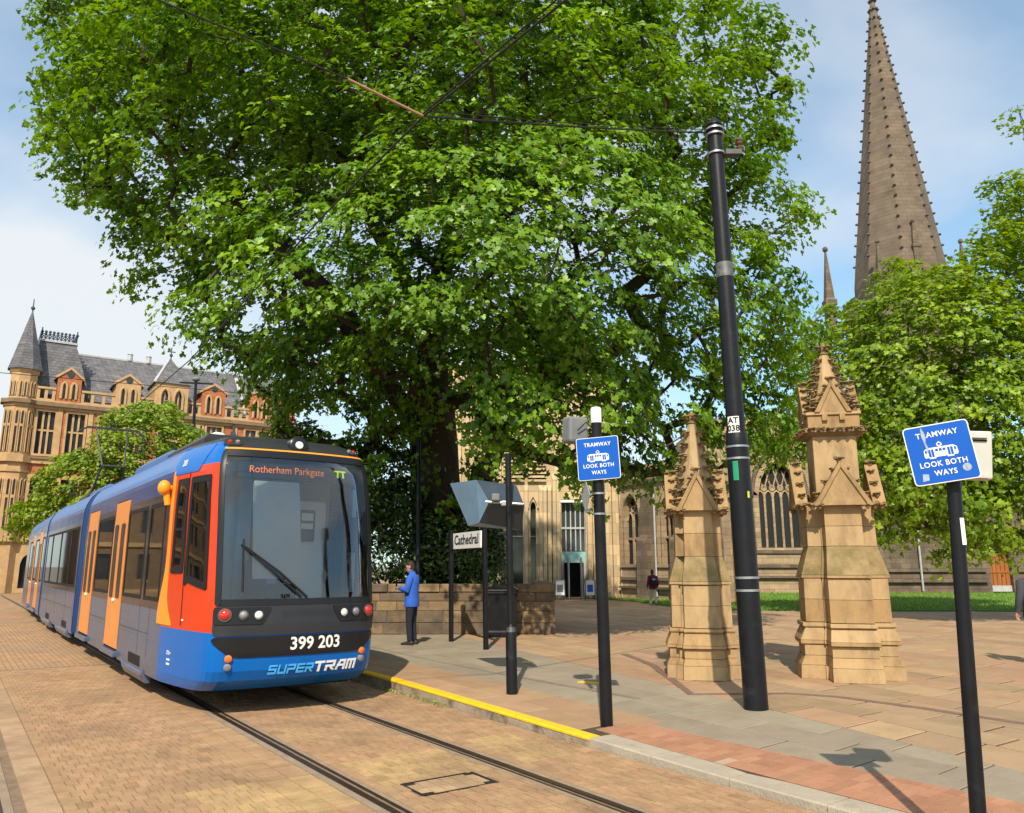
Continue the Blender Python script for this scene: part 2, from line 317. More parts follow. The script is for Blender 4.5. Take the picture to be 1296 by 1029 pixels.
# ---- kerb: yellow edged platform stones, then plain pale stones
kt = thing('platform_kerb', 'platform edge kerb painted bright yellow along its top', 'kerb', (*tr(9, KERB), 0))
kt2 = thing('stone_kerb', 'low pale stone kerb beside red brick strip', 'kerb', (*tr(5, KERB), 0))
KSTONE = mat('kerb_stone', (.33, .26, .19), .8, var=.25, scale=5, bump=.6, bscale=30, stain=((.09, .07, .05), 3.5, .5, .7))
PALEK = mat('pale_kerb', (.37, .32, .25), .8, var=.15, scale=5, bump=.5, bscale=40, stain=((.25, .21, .17), 4, .58, .75))
def kerb_piece(par, s0, s1, wd, name, m, base, lift=0., ylo=None, l0=KERB):
    o_ = base; r_ = []
    for s in (s0 + .004, s1 - .004):
        z = zp_sl(s, KERB) + lift; lo = ZR - .06 if ylo is None else z - ylo
        r_.append([(*(np.array(tr(s, l0)) - o_), lo), (*(np.array(tr(s, l0 + wd)) - o_), lo), (*(np.array(tr(s, l0 + wd)) - o_), z), (*(np.array(tr(s, l0 + .012)) - o_), z), (*(np.array(tr(s, l0)) - o_), z - .012)])
    return MB().loft(r_).build(name, m, par)
s = 6.55; b0 = np.array(tr(9, KERB))
while s < 40:
    kerb_piece(kt, s, s + .9, .145, 'kerb_stone', KSTONE, b0); kerb_piece(kt, s, s + .9, .15, 'yellow_line', YELLOW, b0, .0045, .03, KERB - .006); s += .9
s = 2.0; b0 = np.array(tr(5, KERB))
while s < 6.5: kerb_piece(kt2, s, min(s + .92, 6.55), .30, 'kerb_stone', PALEK, b0, .003); s += .92
# ---- slabs of the square
PB1 = [sl(*gpp(*q)[:2]) for q in ((820, 918), (974, 947), (1187, 996))]; fb1 = np.polyfit([q[0] for q in PB1], [q[1] for q in PB1], 1)
PB2 = [sl(*gpp(*q)[:2]) for q in ((950, 892), (1120, 935), (1290, 974), (700, 833))]; fb2 = np.polyfit([q[0] for q in PB2], [q[1] for q in PB2], 1)
B1 = lambda s: float(np.polyval(fb1, s)); B2 = lambda s: float(np.polyval(fb2, s))
print('B1', fb1, PB1, 'B2', fb2, PB2)
slabs = []
def add_slab(P, col, j=.007, dz=.003):
    c = np.mean(np.array(P), 0); Q = []
    z0 = random.uniform(-dz, dz)
    for p in P:
        dv = c - np.array(p); L = np.linalg.norm(dv); q = np.array(p) + dv / L * j * 1.4; Q.append((*tr(*q), zp_sl(*q) + z0))
    cc = np.mean(np.array(Q), 0)
    if visible((cc[0], cc[1], 0)): slabs.append((1 / cc[1] * (1.0 if cc[1] < 40 else 0), Q, col))
def jit(c, a=.12): v = np.array(c) * random.uniform(1 - a, 1 + a); v[1] *= random.uniform(.97, 1.03); return v
PINK, GREY, TAN, ROSE = (.355, .225, .135), (.265, .222, .165), (.355, .243, .142), (.335, .205, .128)
SPLIT = 6.9
s = SPLIT
KB = KERB + .155
for row, (l0, l1) in enumerate(((KB, KB + .42), (KB + .42, KB + 1.02))):          # pink platform edge
    s = SPLIT - (.3 * row)
    while s < 22:
        e = s + random.uniform(.75, 1.2); add_slab([(s, l0), (s, l1), (e, l1), (e, l0)], jit(PINK)); s = e
for v0, v1 in ((0, .34), (.34, .68), (.68, 1)):                                    # grey walkway
    s = 1.5
    while s < 22:
        e = s + random.uniform(.7, 1.15)
        lo = lambda q: max(B1(q), KERB + .34) if q < SPLIT else KB + 1.02 + cl((q - SPLIT) * .0, 0, 1)
        f = lambda q, v: lo(q) + (B2(q) - lo(q)) * v
        if s < SPLIT < e: e = SPLIT
        add_slab([(s + 1e-4, f(s + 1e-4, v0)), (s + 1e-4, f(s + 1e-4, v1)), (e - 1e-4, f(e - 1e-4, v1)), (e - 1e-4, f(e - 1e-4, v0))], jit(GREY, .09)); s = e
s = 1.6                                                                              # red brick strip: small paviours
while s < SPLIT - .1:
    l = KERB + .305; e = s + .1085; k = 0
    while l < B1(s) - .03:
        e2 = min(l + .212, B1(s)); c = jit((.35, .175, .105), .13)
        if random.random() < .03: c = np.array([.40, .28, .2])
        add_slab([(s, l), (s, e2), (e, e2), (e, l)], c, .003, .0015); l = e2; k += 1
    s = e
th_ = math.atan(fb2[0])                                                              # random slabs, rows along the walkway's edge
row = 0.
while row < 17:
    wdt = random.uniform(.45, .85) * (1 if row < 8 else 1.3); s = 0.5 + random.uniform(0, .8)
    while s < 26:
        e = s + random.uniform(.6, 1.6); base = random.choice([PINK, TAN, TAN, ROSE, (.30, .21, .125)])
        f = lambda q, o: B2(q) + .01 + o / math.cos(th_)
        add_slab([(s, f(s, row)), (s, f(s, row + wdt)), (e, f(e, row + wdt)), (e, f(e, row))], jit(base, .09), .012); s = e
    row += wdt
small = [q for q in slabs]
lay(small, 'paving_slab', square, SLAB_O, SLAB_A, 300, .011)
# dark drain line and yellow marks
def ribbon(name, pts, wd, m, label, cat, lift=.006):
    P = [np.array(gpp(*q)[:2]) for q in pts]; rings = []
    for i, p in enumerate(P):
        d_ = P[min(i + 1, len(P) - 1)] - P[max(i - 1, 0)]; d_ /= np.linalg.norm(d_); n_ = np.array([-d_[1], d_[0]]) * wd / 2
        a_, b_ = p + n_, p - n_; rings.append([(*a_, zp(*a_) + lift), (*b_, zp(*b_) + lift), (*b_, zp(*b_) - .008), (*a_, zp(*a_) - .008)])
    o = MB().loft(rings).build(name, m); return tag(o, label, cat)
DRN = mat('drain_brown', (.17, .11, .085), .8, var=.3, scale=8, bump=.4)
ribbon('drain_channel', [(790, 828), (826, 842), (850, 860), (875, 879), (996, 878), (1058, 882), (1170, 897), (1300, 917)], .13, DRN, 'dark brown drainage channel curving through the square past the gate piers', 'drain')
ribbon('painted_mark', [(733, 863), (757, 865)], .11, YELLOW, 'short yellow painted dash on grey slabs beside the white capped sign pole', 'road marking', .008)
ribbon('painted_mark', [(661, 838), (672, 838)], .09, YELLOW, 'tiny yellow painted dash on slabs near the plain dark post', 'road marking', .008)
# lawn
LWN = [gp(*q)[:2] for q in ((742, 757.5), (800, 761), (850, 768), (930, 773), (1320, 774))]
LW = [tuple(p) for p in LWN] + [(34, 47.2), (13, 47.2), (9.6, 37.6), (4.5, 40.9)]
b = MB().extr([(*p, -.02) for p in LW], (0, 0, .05)); lawn = tag(b.build('lawn', GRASS), kind='structure')
# ------------------------------------------------------------------ tram
TX0 = 10.05
tram = thing('tram', 'blue, red and charcoal articulated tram numbered 399 203 standing at the stop', 'tram', (*tr(TX0, .09), ZR + .05), math.atan2(TD[1], TD[0]))
pt = lambda n, c, **k: mat(n, c, k.pop('rough', .3), var=k.pop('var', .08), scale=1.5, coat=k.pop('coat', .12), spec=k.pop('spec', .25), **k)
T_BLUE = pt('tram_blue', (.0005, .115, .44)); T_RED = pt('tram_red', (.60, .042, .005)); T_ORANGE = pt('tram_orange', (.78, .30, .025)); T_DOOR = pt('tram_door_orange', (.72, .26, .06))
T_CHAR = pt('tram_charcoal', (.024, .026, .031), rough=.42, coat=.15, spec=.3); T_BLACK = pt('tram_black', (.010, .011, .013), rough=.3, coat=.1, spec=.3)
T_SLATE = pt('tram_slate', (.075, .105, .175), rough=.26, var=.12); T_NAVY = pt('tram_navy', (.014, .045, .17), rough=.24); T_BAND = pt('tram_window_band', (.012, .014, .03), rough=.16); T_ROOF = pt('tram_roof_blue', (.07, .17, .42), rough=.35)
T_GANG = pt('tram_gangway_blue', (.01, .035, .12), rough=.5, coat=.2); T_GREY = mat('tram_light_grey', (.62, .63, .62), .6, var=.08); T_INT = mat('tram_interior', (.36, .37, .38), .7, var=.1)
T_DARK = mat('tram_underframe', (.018, .016, .015), .8, var=.3, scale=8); G_WS = glass('windscreen_glass', (.86, .9, .91), .035); G_SIDE = glass('side_glass', (.16, .175, .19), .06)
RUB = mat('black_rubber', (.01, .01, .011), .55, var=.1); L_RED = mat('red_lamp', (.45, .02, .01), .15, coat=1); L_WHT = mat('clear_lamp', (.75, .75, .72), .15, coat=1, var=.05); L_GRY = mat('grey_lamp', (.2, .2, .21), .15, coat=1)
L_AMB = mat('amber_lamp', (.75, .17, .02), .2, coat=1); SEATB = mat('seat_cloth', (.03, .06, .16), .8)
LITB = mat('light_blue_vinyl', (.07, .38, .78), .4, var=.03)
_pl = np.array([(0, 0), (.008, .2), (.022, .4), (.05, .6), (.085, .78), (.13, .9), (.19, .985), (.27, 1.035), (.45, 1.08), (.8, 1.145), (1.2, 1.21), (1.6, 1.265), (2.0, 1.302), (2.4, 1.32), (2.8, 1.325), (40, 1.325)])
_pl0 = _pl.copy(); _pl[:, 1] *= np.interp(_pl[:, 0], [0, .3, 2.4], [1.06, 1.06, 1.0])
_al = np.concatenate([[0], np.cumsum(np.hypot(*np.diff(_pl0, axis=0).T))])
A_OFF = _al[-2] - 2.8                                          # a = x + A_OFF on the straight side
_gz = ([.24, .36, .45, .7, 1.05, 1.45, 2.4, 3.1, 3.3, 3.42, 3.52, 3.6], [.42, .14, .06, .01, 0, .03, .17, .33, .42, .56, .82, 1.25])
_kz = ([.24, .34, 2.6, 3.05, 3.2, 3.35, 3.47, 3.55, 3.6], [.985, 1, 1, .985, .955, .90, .82, .70, .52])
def SF(a, z, off=0.):
    def p(a, z):
        A = abs(a); t = np.interp(A, _al, _pl[:, 0]); l = np.interp(A, _al, _pl[:, 1])
        fade = cl(1 - t / 2.4) ; t2 = t + np.interp(z, *_gz) * fade * (fade * (3 - 2 * fade)) ** .3
        return np.array([t2, math.copysign(l * np.interp(z, *_kz), a), z])
    q = p(a, z)
    if off:
        e = .03; n = np.cross(p(a + e, z) - p(a - e, z), p(a, z + e) - p(a, z - e)); n /= np.linalg.norm(n)
        if n[0] * -1 + n[1] * math.copysign(1, a) * (1 if abs(a) > .3 else 0) < 0: n = -n
        q = q + n * off
    return q
def patch(name, fn, off, m, parent, na=8, nz=8, th=.006, smooth=40, warp=None):
    vs = []
    for o_ in (off, off - th):
        for j in range(nz + 1):
            for i in range(na + 1):
                a, z = fn(i / na, j / nz); q = SF(a, z, o_); vs.append(warp(q) if warp else q)
    n = na + 1; k = n * (nz + 1); fs = []
    for j in range(nz):
        for i in range(na):
            q = (j * n + i, j * n + i + 1, (j + 1) * n + i + 1, (j + 1) * n + i); fs.append(q); fs.append(tuple(k + x for x in q[::-1]))
    rim = [i for i in range(na)] + [j * n + na for j in range(nz)] + [nz * n + i for i in range(na, 0, -1)] + [j * n for j in range(nz, 0, -1)]
    for i in range(len(rim)): p_, q_ = rim[i], rim[(i + 1) % len(rim)]; fs.append((p_, k + p_, k + q_, q_))
    return MB().add(vs, fs).build(name, m, parent, smooth)
def rrect(a0, a1, z0, z1, r=.06, vs=None):
    """rounded four-sided area; a0,a1 numbers or functions of z; z0,z1 numbers or functions of u"""
    f = lambda q, x: q(x) if callable(q) else q
    def fn(u, v):
        v = .5 - .5 * math.cos(math.pi * v); zl, zh = f(z0, u), f(z1, u); z = zl + (zh - zl) * v
        dist = min(z - zl, zh - z); ins = r - math.sqrt(max(0, r * r - (r - min(r, dist)) ** 2)); A0, A1 = f(a0, z), f(a1, z); sg = 1 if A1 > A0 else -1
        return A0 + sg * ins + (A1 - A0 - 2 * sg * ins) * u, z
    return fn
CARS = {1: (0., 10.05), 2: (10.95, 18.65), 3: (19.15, 29.2)}
WZ0, WZ1 = 1.30, 2.66
WIN = {1: [(2.15, 3.12), (3.38, 4.88), (6.45, 8.2)], 2: [(11.25, 12.55), (12.7, 14.7), (14.85, 16.85), (17.0, 18.35)], 3: [(19.5, 20.4), (22.2, 23.8), (25.9, 27.2)]}
DOOR = {1: [(5.0, 6.3), (8.4, 9.7)], 2: [], 3: [(20.7, 22.0), (24.2, 25.5)]}
def bend(p):                                                    # the last car follows the track's curve
    x, y, z = p
    if x < 18.9: return (x, y, z)
    a = -R(1.3) * cl((x - 18.9) / .5); dx = x - 18.9; return (18.9 + dx * math.cos(a) - y * math.sin(a), y * math.cos(a) + dx * math.sin(a), z)
def inside(pt_, poly):
    x, y = pt_; c = False
    for i in range(len(poly)):
        (x1, y1), (x2, y2) = poly[i], poly[i - 1]
        if (y1 > y) != (y2 > y) and x < (x2 - x1) * (y - y1) / (y2 - y1) + x1: c = not c
    return c
CW_A = (1.22, 1.86); CW_B = (2.03, 2.5)
cabA = [(1.24, 1.52), (1.22, 2.9), (1.80, 2.9), (1.86, 1.62)]; cabB = [(2.02, 1.72), (1.98, 2.9), (2.36, 2.9), (2.40, 1.72)]
zlev = [.24, .30, .38, .5, .62, .75, .86, .96, 1.06, 1.16, WZ0, 1.36, 1.42, 1.5, 1.62, 1.78, 1.95, 2.12, 2.3, 2.45, WZ1, 2.8, 2.92, 3.02, 3.1, 3.18, 3.24, 3.3, 3.36, 3.42, 3.48, 3.52, 3.56, 3.6]
def shell(k):
    x0, x1 = CARS[k]; A1 = x1 + A_OFF
    if k == 1: pos = sorted(set(list(np.arange(0, 2.7, .09)) + [2.72, 2.75] + [x + A_OFF for wv in WIN[1] + DOOR[1] for x in wv] + list(np.arange(3.1, A1, .4)) + [A1])); al = sorted(set([-a for a in pos] + pos))
    else: al = None
    mats = [T_BLUE, T_CHAR, T_RED, T_SLATE, T_NAVY, T_ROOF, T_BLACK, T_BAND]; b = MB()
    def cell(a0, a1, z0, z1, q):
        a, z = (a0 + a1) / 2, (z0 + z1) / 2; A = abs(a); x = A - A_OFF
        if k == 1:
            if A < .975 and 1.36 < z < 3.24: return
            if inside((A, z), cabA) or inside((A, z), cabB): return
        if A > 2.75 or k > 1:
            if any(u < x < v for u, v in WIN[k]) and WZ0 < z < WZ1: return
            if any(u < x < v for u, v in DOOR[k]) and z < 2.92: return
        if z < .96 and A < 2.75 and k == 1: m = 0
        elif A < 1.02 and k == 1: m = 6 if z < 3.24 else 1
        elif A < 2.75 and k == 1: m = 2 if z < 3.1 else (0 if z < 3.4 else 1)
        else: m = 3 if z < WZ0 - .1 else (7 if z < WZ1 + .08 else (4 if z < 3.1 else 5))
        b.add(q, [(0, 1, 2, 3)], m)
    if k == 1:
        for i in range(len(al) - 1):
            for j in range(len(zlev) - 1):
                cell(al[i], al[i + 1], zlev[j], zlev[j + 1], [SF(al[i], zlev[j]), SF(al[i + 1], zlev[j]), SF(al[i + 1], zlev[j + 1]), SF(al[i], zlev[j + 1])])
        top = [SF(a, 3.6) for a in al]; pos_i = len(al) // 2
        for i in range(pos_i): b.add([top[i], top[i + 1], top[len(al) - 2 - i], top[len(al) - 1 - i]], [(0, 1, 2, 3)], 1)
    else:
        xs = sorted(set(list(np.arange(x0, x1, .45)) + [x1] + [x for wv in WIN[k] + DOOR[k] for x in wv]))
        for sgn in (1, -1):
            for i in range(len(xs) - 1):
                for j in range(len(zlev) - 1):
                    q = [bend(SF(sgn * (x + A_OFF), z)) for x, z in ((xs[i], zlev[j]), (xs[i + 1], zlev[j]), (xs[i + 1], zlev[j + 1]), (xs[i], zlev[j + 1]))]
                    cell(sgn * (xs[i] + A_OFF), sgn * (xs[i + 1] + A_OFF), zlev[j], zlev[j + 1], q)
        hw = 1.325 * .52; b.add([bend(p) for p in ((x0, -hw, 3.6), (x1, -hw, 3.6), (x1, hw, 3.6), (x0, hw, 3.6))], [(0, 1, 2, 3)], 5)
    for x in ((x1,) if k == 1 else (x0, x1)):                    # end walls
        ring = [bend((x, y * np.interp(z, *_kz) * 1.325, z)) for y, zs in ((1, zlev), (-1, zlev[::-1])) for z in zs]; b.add(ring, [tuple(range(len(ring)))], 4)
    b.build('body_shell', mats, tram, 35)
    fl = MB().add([bend(p) for z in (.55, .6) for p in ((x0 + (1.0 if k == 1 else .02), -1.2, z), (x1 - .02, -1.2, z), (x1 - .02, 1.2, z), (x0 + (1.0 if k == 1 else .02), 1.2, z))], [(0, 1, 2, 3), (4, 5, 6, 7), (0, 1, 5, 4), (1, 2, 6, 5), (2, 3, 7, 6), (3, 0, 4, 7)]); fl.build('floor', T_INT, tram)
    # windows and doors, both sides
    for sgn in (1, -1):
        for u, v in WIN[k]:
            f = patch('window', rrect(sgn * (u - .0 + A_OFF), sgn * (v + A_OFF), WZ0, WZ1, .001), -.004, G_SIDE, tram, max(2, int((v - u) * 2)), 3, .006, warp=bend)
            for q in ((u - .03, v + .03, WZ0 - .03, WZ0 + .03), (u - .03, v + .03, WZ1 - .03, WZ1 + .03), (u - .03, u + .03, WZ0 + .031, WZ1 - .031), (v - .03, v + .03, WZ0 + .031, WZ1 - .031)):
                patch('frame', rrect(sgn * (q[0] + A_OFF), sgn * (q[1] + A_OFF), q[2], q[3], .001), .004, RUB, f, 2, 2, .02, warp=bend)
        for u, v in DOOR[k]:
            md = (u + v) / 2
            for p0, p1 in ((u + .01, md - .008), (md + .008, v - .01)):
                d_ = patch('door', rrect(sgn * (p0 + A_OFF), sgn * (p1 + A_OFF), .40, 2.9, .001), .012, T_DOOR, tram, 1, 3, .04, warp=bend)
                patch('door_glass', rrect(sgn * (p0 + .15 + A_OFF), sgn * (p1 - .15 + A_OFF), 1.22, 2.5, .05), .02, T_BLACK, d_, 2, 10, .012, warp=bend)
            b_ = MB().add([bend(p) for p in [(x, sgn * y, z) for x in (u - .05, v + .05) for y in (1.2, 1.39) for z in (.27, .36)]], [(0, 1, 3, 2), (4, 6, 7, 5), (0, 4, 5, 1), (2, 3, 7, 6), (0, 2, 6, 4), (1, 5, 7, 3)]); b_.build('door_step', T_SLATE, tram, bevel=.015)
            if sgn > 0: MB().ell(bend((md, 1.345, 1.18)), (.035, .025, .035)).build('door_button', L_WHT, tram, 60)
for k in (1, 2, 3): shell(k)
for x0, x1 in ((10.05, 10.95), (18.65, 19.15)):                 # gangway bellows
    b = MB(); n = 9
    for i in range(n):
        xa = x0 + (x1 - x0) * i / n; xb = x0 + (x1 - x0) * (i + 1) / n; xm = (xa + xb) / 2
        R_ = []
        for x, ins in ((xa + .001, .06), (xm, .015), (xb - .001, .06)):
            R_.append([bend((x, y * (np.interp(z, *_kz) * 1.325 - ins), z if z < 3.5 else 3.5)) for y, zs in ((1, zlev[1:-2:2]), (-1, zlev[1:-2:2][::-1])) for z in zs])
        b.loft(R_, False)
    b.build('gangway', T_GANG, tram)
# front: windscreen, mask, cab
ws = patch('windscreen', rrect(-.99, .99, 1.33, 3.25, .10), .002, G_WS, tram, 18, 14, .008)
for nm, fn, na, nz in (('windscreen_surround', rrect(.955, 1.03, 1.28, 3.28, .03), 3, 14), ('windscreen_surround', rrect(-.955, -1.03, 1.28, 3.28, .03), 3, 14), ('windscreen_surround', rrect(-.954, .954, 3.19, 3.285, .01), 12, 2), ('windscreen_surround', rrect(-.954, .954, 1.28, 1.36, .01), 12, 2)):
    patch(nm, fn, .012, T_BLACK, tram, na, nz, .02)
patch('orange_trim', rrect(-1.02, 1.02, 3.285, 3.305, .004), .014, T_ORANGE, tram, 20, 1, .012)
patch('bumper_mask', rrect(-1.04, 1.04, .925, 1.275, .05), .016, T_CHAR, tram, 24, 8, .025)
patch('bumper_plate', rrect(-1.05, 1.05, lambda u: .665 + .16 * (max(0, abs(u - .5) * 2 - .74) / .26) ** 1.6, .908, .06), .012, T_BLACK, tram, 30, 8, .02)
for sg in (1, -1):
    hp = patch('headlight_cluster', rrect(lambda z: sg * (.37 + (1.27 - z) * .5), sg * 1.03, 1.06, 1.262, .02), .03, T_BLACK, tram, 10, 4, .03)
    for a, r, m, dz in ((.9, .072, L_RED, 0), (.70, .052, L_GRY, -.005), (.53, .052, L_WHT, -.01)):
        q = SF(sg * a, 1.175 + dz, .035); d_ = SF(sg * a, 1.175, .075) - SF(sg * a, 1.175, .02); b = MB(); q0 = q - d_ * .4; b.tube([q0, q0 + d_ * .5, q0 + d_ * .9, q0 + d_ * 1.15], [r, r, r * .8, r * .3], 16); b.build('headlight', m, hp, 50)
        b = MB(); b.tube([q0, q0 + d_ * .62], [r * 1.16, r * 1.16], 16); b.build('lamp_bezel', DSTEEL, hp, 40)
    for z, m in ((.66, L_AMB), (.56, L_GRY)):
        q = SF(sg * .83, z, .0); d_ = SF(sg * .83, z, .05) - q; MB().tube([q, q + d_ * .6, q + d_ * .8], [.045, .045, .03], 14).build('marker_lamp', m, tram, 50)
    mk = patch('roof_lamp_panel', rrect(sg * .80, sg * 1.08, 3.345, 3.43, .02), .014, T_CHAR, tram, 4, 3, .02)
    for a, m in ((.98, L_RED), (.87, L_GRY)):
        q = SF(sg * a, 3.388, .01); d_ = SF(sg * a, 3.388, .05) - SF(sg * a, 3.388); MB().tube([q, q + d_ * .55], [.032, .026], 12).build('roof_lamp', m, mk, 50)
q = SF(0, 3.40); hd = thing  # central roof headlight
b = MB(); d_ = np.array([-1, 0, .12]); b.tube([q + d_ * -.25, q + d_ * .05, q + d_ * .07], [.135, .135, .11], 20); hl = b.build('roof_headlight', T_BLACK, tram, 40)
MB().tube([q + d_ * .06, q + d_ * .085], [.06, .05], 14).build('lamp_lens', L_WHT, hl, 40)
for sg in (1, -1):                                               # red cab side, orange swoop, blue crown
    patch('cab_side_blue', rrect(lambda z: sg * (1.62 - (z - 3.02) * .9), sg * 2.62, lambda u: 3.02 + .0 * u, 3.40, .004), .008, T_BLUE, tram, 8, 6, .01)
    ob = lambda z: 2.56 - .26 * math.exp(-((z - .96) / .22) ** 2)
    oo = lambda z: 2.68 + .30 * math.exp(-((z - 1.05) / .5) ** 2)
    patch('orange_swoop', rrect(lambda z: sg * ob(z), lambda z: sg * oo(z), .985, 3.08, .003), .007, T_ORANGE, tram, 6, 26, .008)
    for nm, poly in (('cab_window', cabA), ('cab_window', cabB)):
        (aa, za), (ab, zb), (ac, zc), (ad, zd) = poly; ex = .045
        f0 = lambda z, e=0.: sg * (aa + (ab - aa) * (z - za) / (zb - za) - e); f1 = lambda z, e=0.: sg * (ad + (ac - ad) * (z - zd) / (zc - zd) + e)
        gl = patch(nm, rrect(lambda z: f0(z, .02), lambda z: f1(z, .02), lambda u: za + (zd - za) * u - .02, zb + .02, .07), .005, G_WS, tram, 8, 10, .008)
        for q0, q1, e0, e1 in ((f0, f0, ex, -.035), (f1, f1, -.035, ex)):
            patch('window_seal', rrect(lambda z, q0=q0, e0=e0: q0(z, e0), lambda z, q1=q1, e1=e1: q1(z, e1), min(za, zd) - .0, zb + .0, .01), .012, RUB, gl, 2, 10, .02)
        for zl0, zl1 in ((lambda u: za + (zd - za) * u - .05, lambda u: za + (zd - za) * u + .04), (lambda u: zb - .04, lambda u: zb + .05)):
            patch('window_seal', rrect(lambda z: f0(z, .045), lambda z: f1(z, .045), zl0, zl1, .03), .0135, RUB, gl, 8, 3, .02)
    patch('window_bar', rrect(sg * 2.0, sg * 2.39, 2.24, 2.275, .004), .013, RUB, tram, 4, 1, .02)
    b = MB(); q = SF(sg * 2.78, 2.86); b.ell((q[0], q[1] + sg * .10, q[2]), (.10, .09, .11)); b.tube([q, (q[0], q[1] + sg * .1, q[2])], .04, 8); b.tube([(q[0], q[1] + sg * .03, q[2] - .24), (q[0], q[1] + sg * .08, q[2])], .05, 8); b.build('mirror_camera', T_ORANGE, tram, 60)
    # door line between cab windows, and small printing
    patch('door_seam', rrect(sg * 1.93, sg * 1.94, 1.0, 3.05, .001), .008, T_BLACK, tram, 1, 10, .006)
def surf_text(text, size, a0, z0, off, m, name, parent=tram, sx=1., bold=.0, dirn=-1):
    o = tmesh(text, size, parent, name, m, (0, 0, 0), (0, 0, 0), .0015, bold, sx=1.)
    bm = bmesh.new(); bm.from_mesh(o.data); bmesh.ops.triangulate(bm, faces=bm.faces)
    for _ in range(3): bmesh.ops.subdivide_edges(bm, edges=[e for e in bm.edges if e.calc_length() > .03], cuts=1); bmesh.ops.triangulate(bm, faces=bm.faces)
    bm.to_mesh(o.data); bm.free()
    for v in o.data.vertices:
        x, y, z = v.co; v.co = SF(a0 + dirn * x * sx, z0 + y, off + z)
    fix_normals(o.data); return o
surf_text('399 203', .215, -.18, .80, .017, WHITE, 'fleet_number', sx=.92, bold=.004)
GLY = {'T': [(0, .78, 1, 1), (.38, 0, .62, .78)], 'R': [(0, .78, 1, 1), (.78, .55, 1, .78), (0, .36, 1, .55), (0, 0, .22, .36), (.48, .24, .72, .36), (.60, .12, .84, .24), (.72, 0, 1, .12)], 'A': [(.3, .78, 1, 1), (0, 0, .22, .3), (.1, .3, .32, .56), (.2, .56, .42, .78), (.78, 0, 1, .78), (.22, .34, .78, .52)], 'M': [(0, .78, 1, 1), (0, 0, .2, .78), (.8, 0, 1, .78), (.4, 0, .6, .78)],
       'S': [(0, .8, 1, 1), (0, .6, .2, .8), (0, .4, 1, .6), (.8, .2, 1, .4), (0, 0, 1, .2)], 'U': [(0, .2, .2, 1), (.8, .2, 1, 1), (0, 0, 1, .2)], 'P': [(0, .8, 1, 1), (.8, .55, 1, .8), (0, .36, 1, .55), (0, 0, .2, .36)], 'E': [(0, .8, 1, 1), (0, .4, 1, .6), (0, 0, 1, .2), (0, .2, .2, .4), (0, .6, .2, .8)]}
def block_letter(ch, a0, wd, z0, ht, m, slant=.02):
    b = MB()
    for x0, y0, x1, y1 in GLY[ch]:
        n = 4; P = [[SF(a0 - wd * (x0 + (x1 - x0) * i / n) - slant * y, z0 + ht * y, .011) for i in range(n + 1)] for y in (y0, y1)]; Q = [[SF(a0 - wd * (x0 + (x1 - x0) * i / n) - slant * y, z0 + ht * y, .006) for i in range(n + 1)] for y in (y0, y1)]
        b.loft([[P[0][i], P[1][i], Q[1][i], Q[0][i]] for i in range(n + 1)])
    b.build('lettering', m, tram)
for i, ch in enumerate('SUPER'): block_letter(ch, .375 - i * .112, .096, .445, .11, LITB)
for i, ch in enumerate('TRAM'): block_letter(ch, -.185 - i * .145, .128, .44, .125, WHITE)
surf_text('203', .13, 2.25, 3.17, .016, WHITE, 'fleet_number', dirn=-1); surf_text('D2m', .075, 2.28, .64, .004, WHITE, 'lettering')
for z in (.555, .50): patch('small_print', rrect(2.22, 2.34, z - .012, z + .012, .002), .004, WHITE, tram, 2, 1, .004)
patch('small_print', rrect(1.83, 1.9, 1.07, 1.09, .002), .012, WHITE, tram, 2, 1, .004)
for sg in (1, -1):
    for a0, a1, z0, z1 in ((1.30, 1.58, 1.75, 2.86), (2.05, 2.33, 2.3, 2.86), (2.05, 2.33, 1.78, 2.2)): patch('cab_blind', rrect(sg * a0, sg * a1, z0, z1, .01), -.025, WHITE, tram, 3, 3, .01)
# destination display behind the glass
patch('destination_display', rrect(-.80, .80, 2.93, 3.15, .01), -.06, T_BLACK, tram, 12, 3, .05)
surf_text('Rotherham Parkgate', .14, .165, 3.04, -.050, ORANGE_LED, 'lettering', sx=.86); surf_text('TT', .14, -.58, 3.04, -.050, YGREEN_LED, 'lettering', bold=.006)
# cab interior
b = MB(); b.box(2.25, 2.3, -1.2, 1.2, .6, 3.1); bw = b.build('cab_partition', T_GREY, tram)
MB().box(2.2, 2.26, -.42, .1, .9, 2.8).build('partition_window', T_BLACK, bw); MB().box(2.1, 2.26, .1, .3, .9, 2.9).build('partition_post', T_GREY, bw)
cbn = MB().box(1.35, 1.6, -.80, -.26, .62, 2.72).build('cab_cabinet', WHITE, tram, bevel=.03); MB().box(1.27, 1.36, -.60, -.34, 2.12, 2.58).build('equipment_panel', T_BLACK, cbn, bevel=.02)
for z0, z1 in ((2.42, 2.53), (2.30, 2.38)): MB().box(1.255, 1.268, -.56, -.38, z0, z1).build('notice', WHITE, cbn)
MB().box(.62, .68, -.97, -.90, 1.4, 2.85).build('cab_post', WHITE, tram, bevel=.01)
b = MB(); b.extr([(.62, 1.0, .62), (1.2, 1.12, .62), (1.15, 1.12, 1.3), (.55, 1.0, 1.32)], (0, -2.12, 0)); ds = b.build('dashboard', T_INT, tram, bevel=.03)
MB().box(.95, 1.1, -.25, .2, 1.31, 1.52).build('instrument_binnacle', T_BLACK, ds, bevel=.03)
b = MB(); b.box(1.6, 1.72, -.28, .28, 1.0, 1.85); b.box(1.25, 1.7, -.27, .27, .95, 1.07); b.box(1.4, 1.5, -.06, .06, .6, .95); b.box(1.62, 1.7, -.15, .15, 1.87, 2.1); b.build('driver_seat', SEATB, tram, bevel=.04)
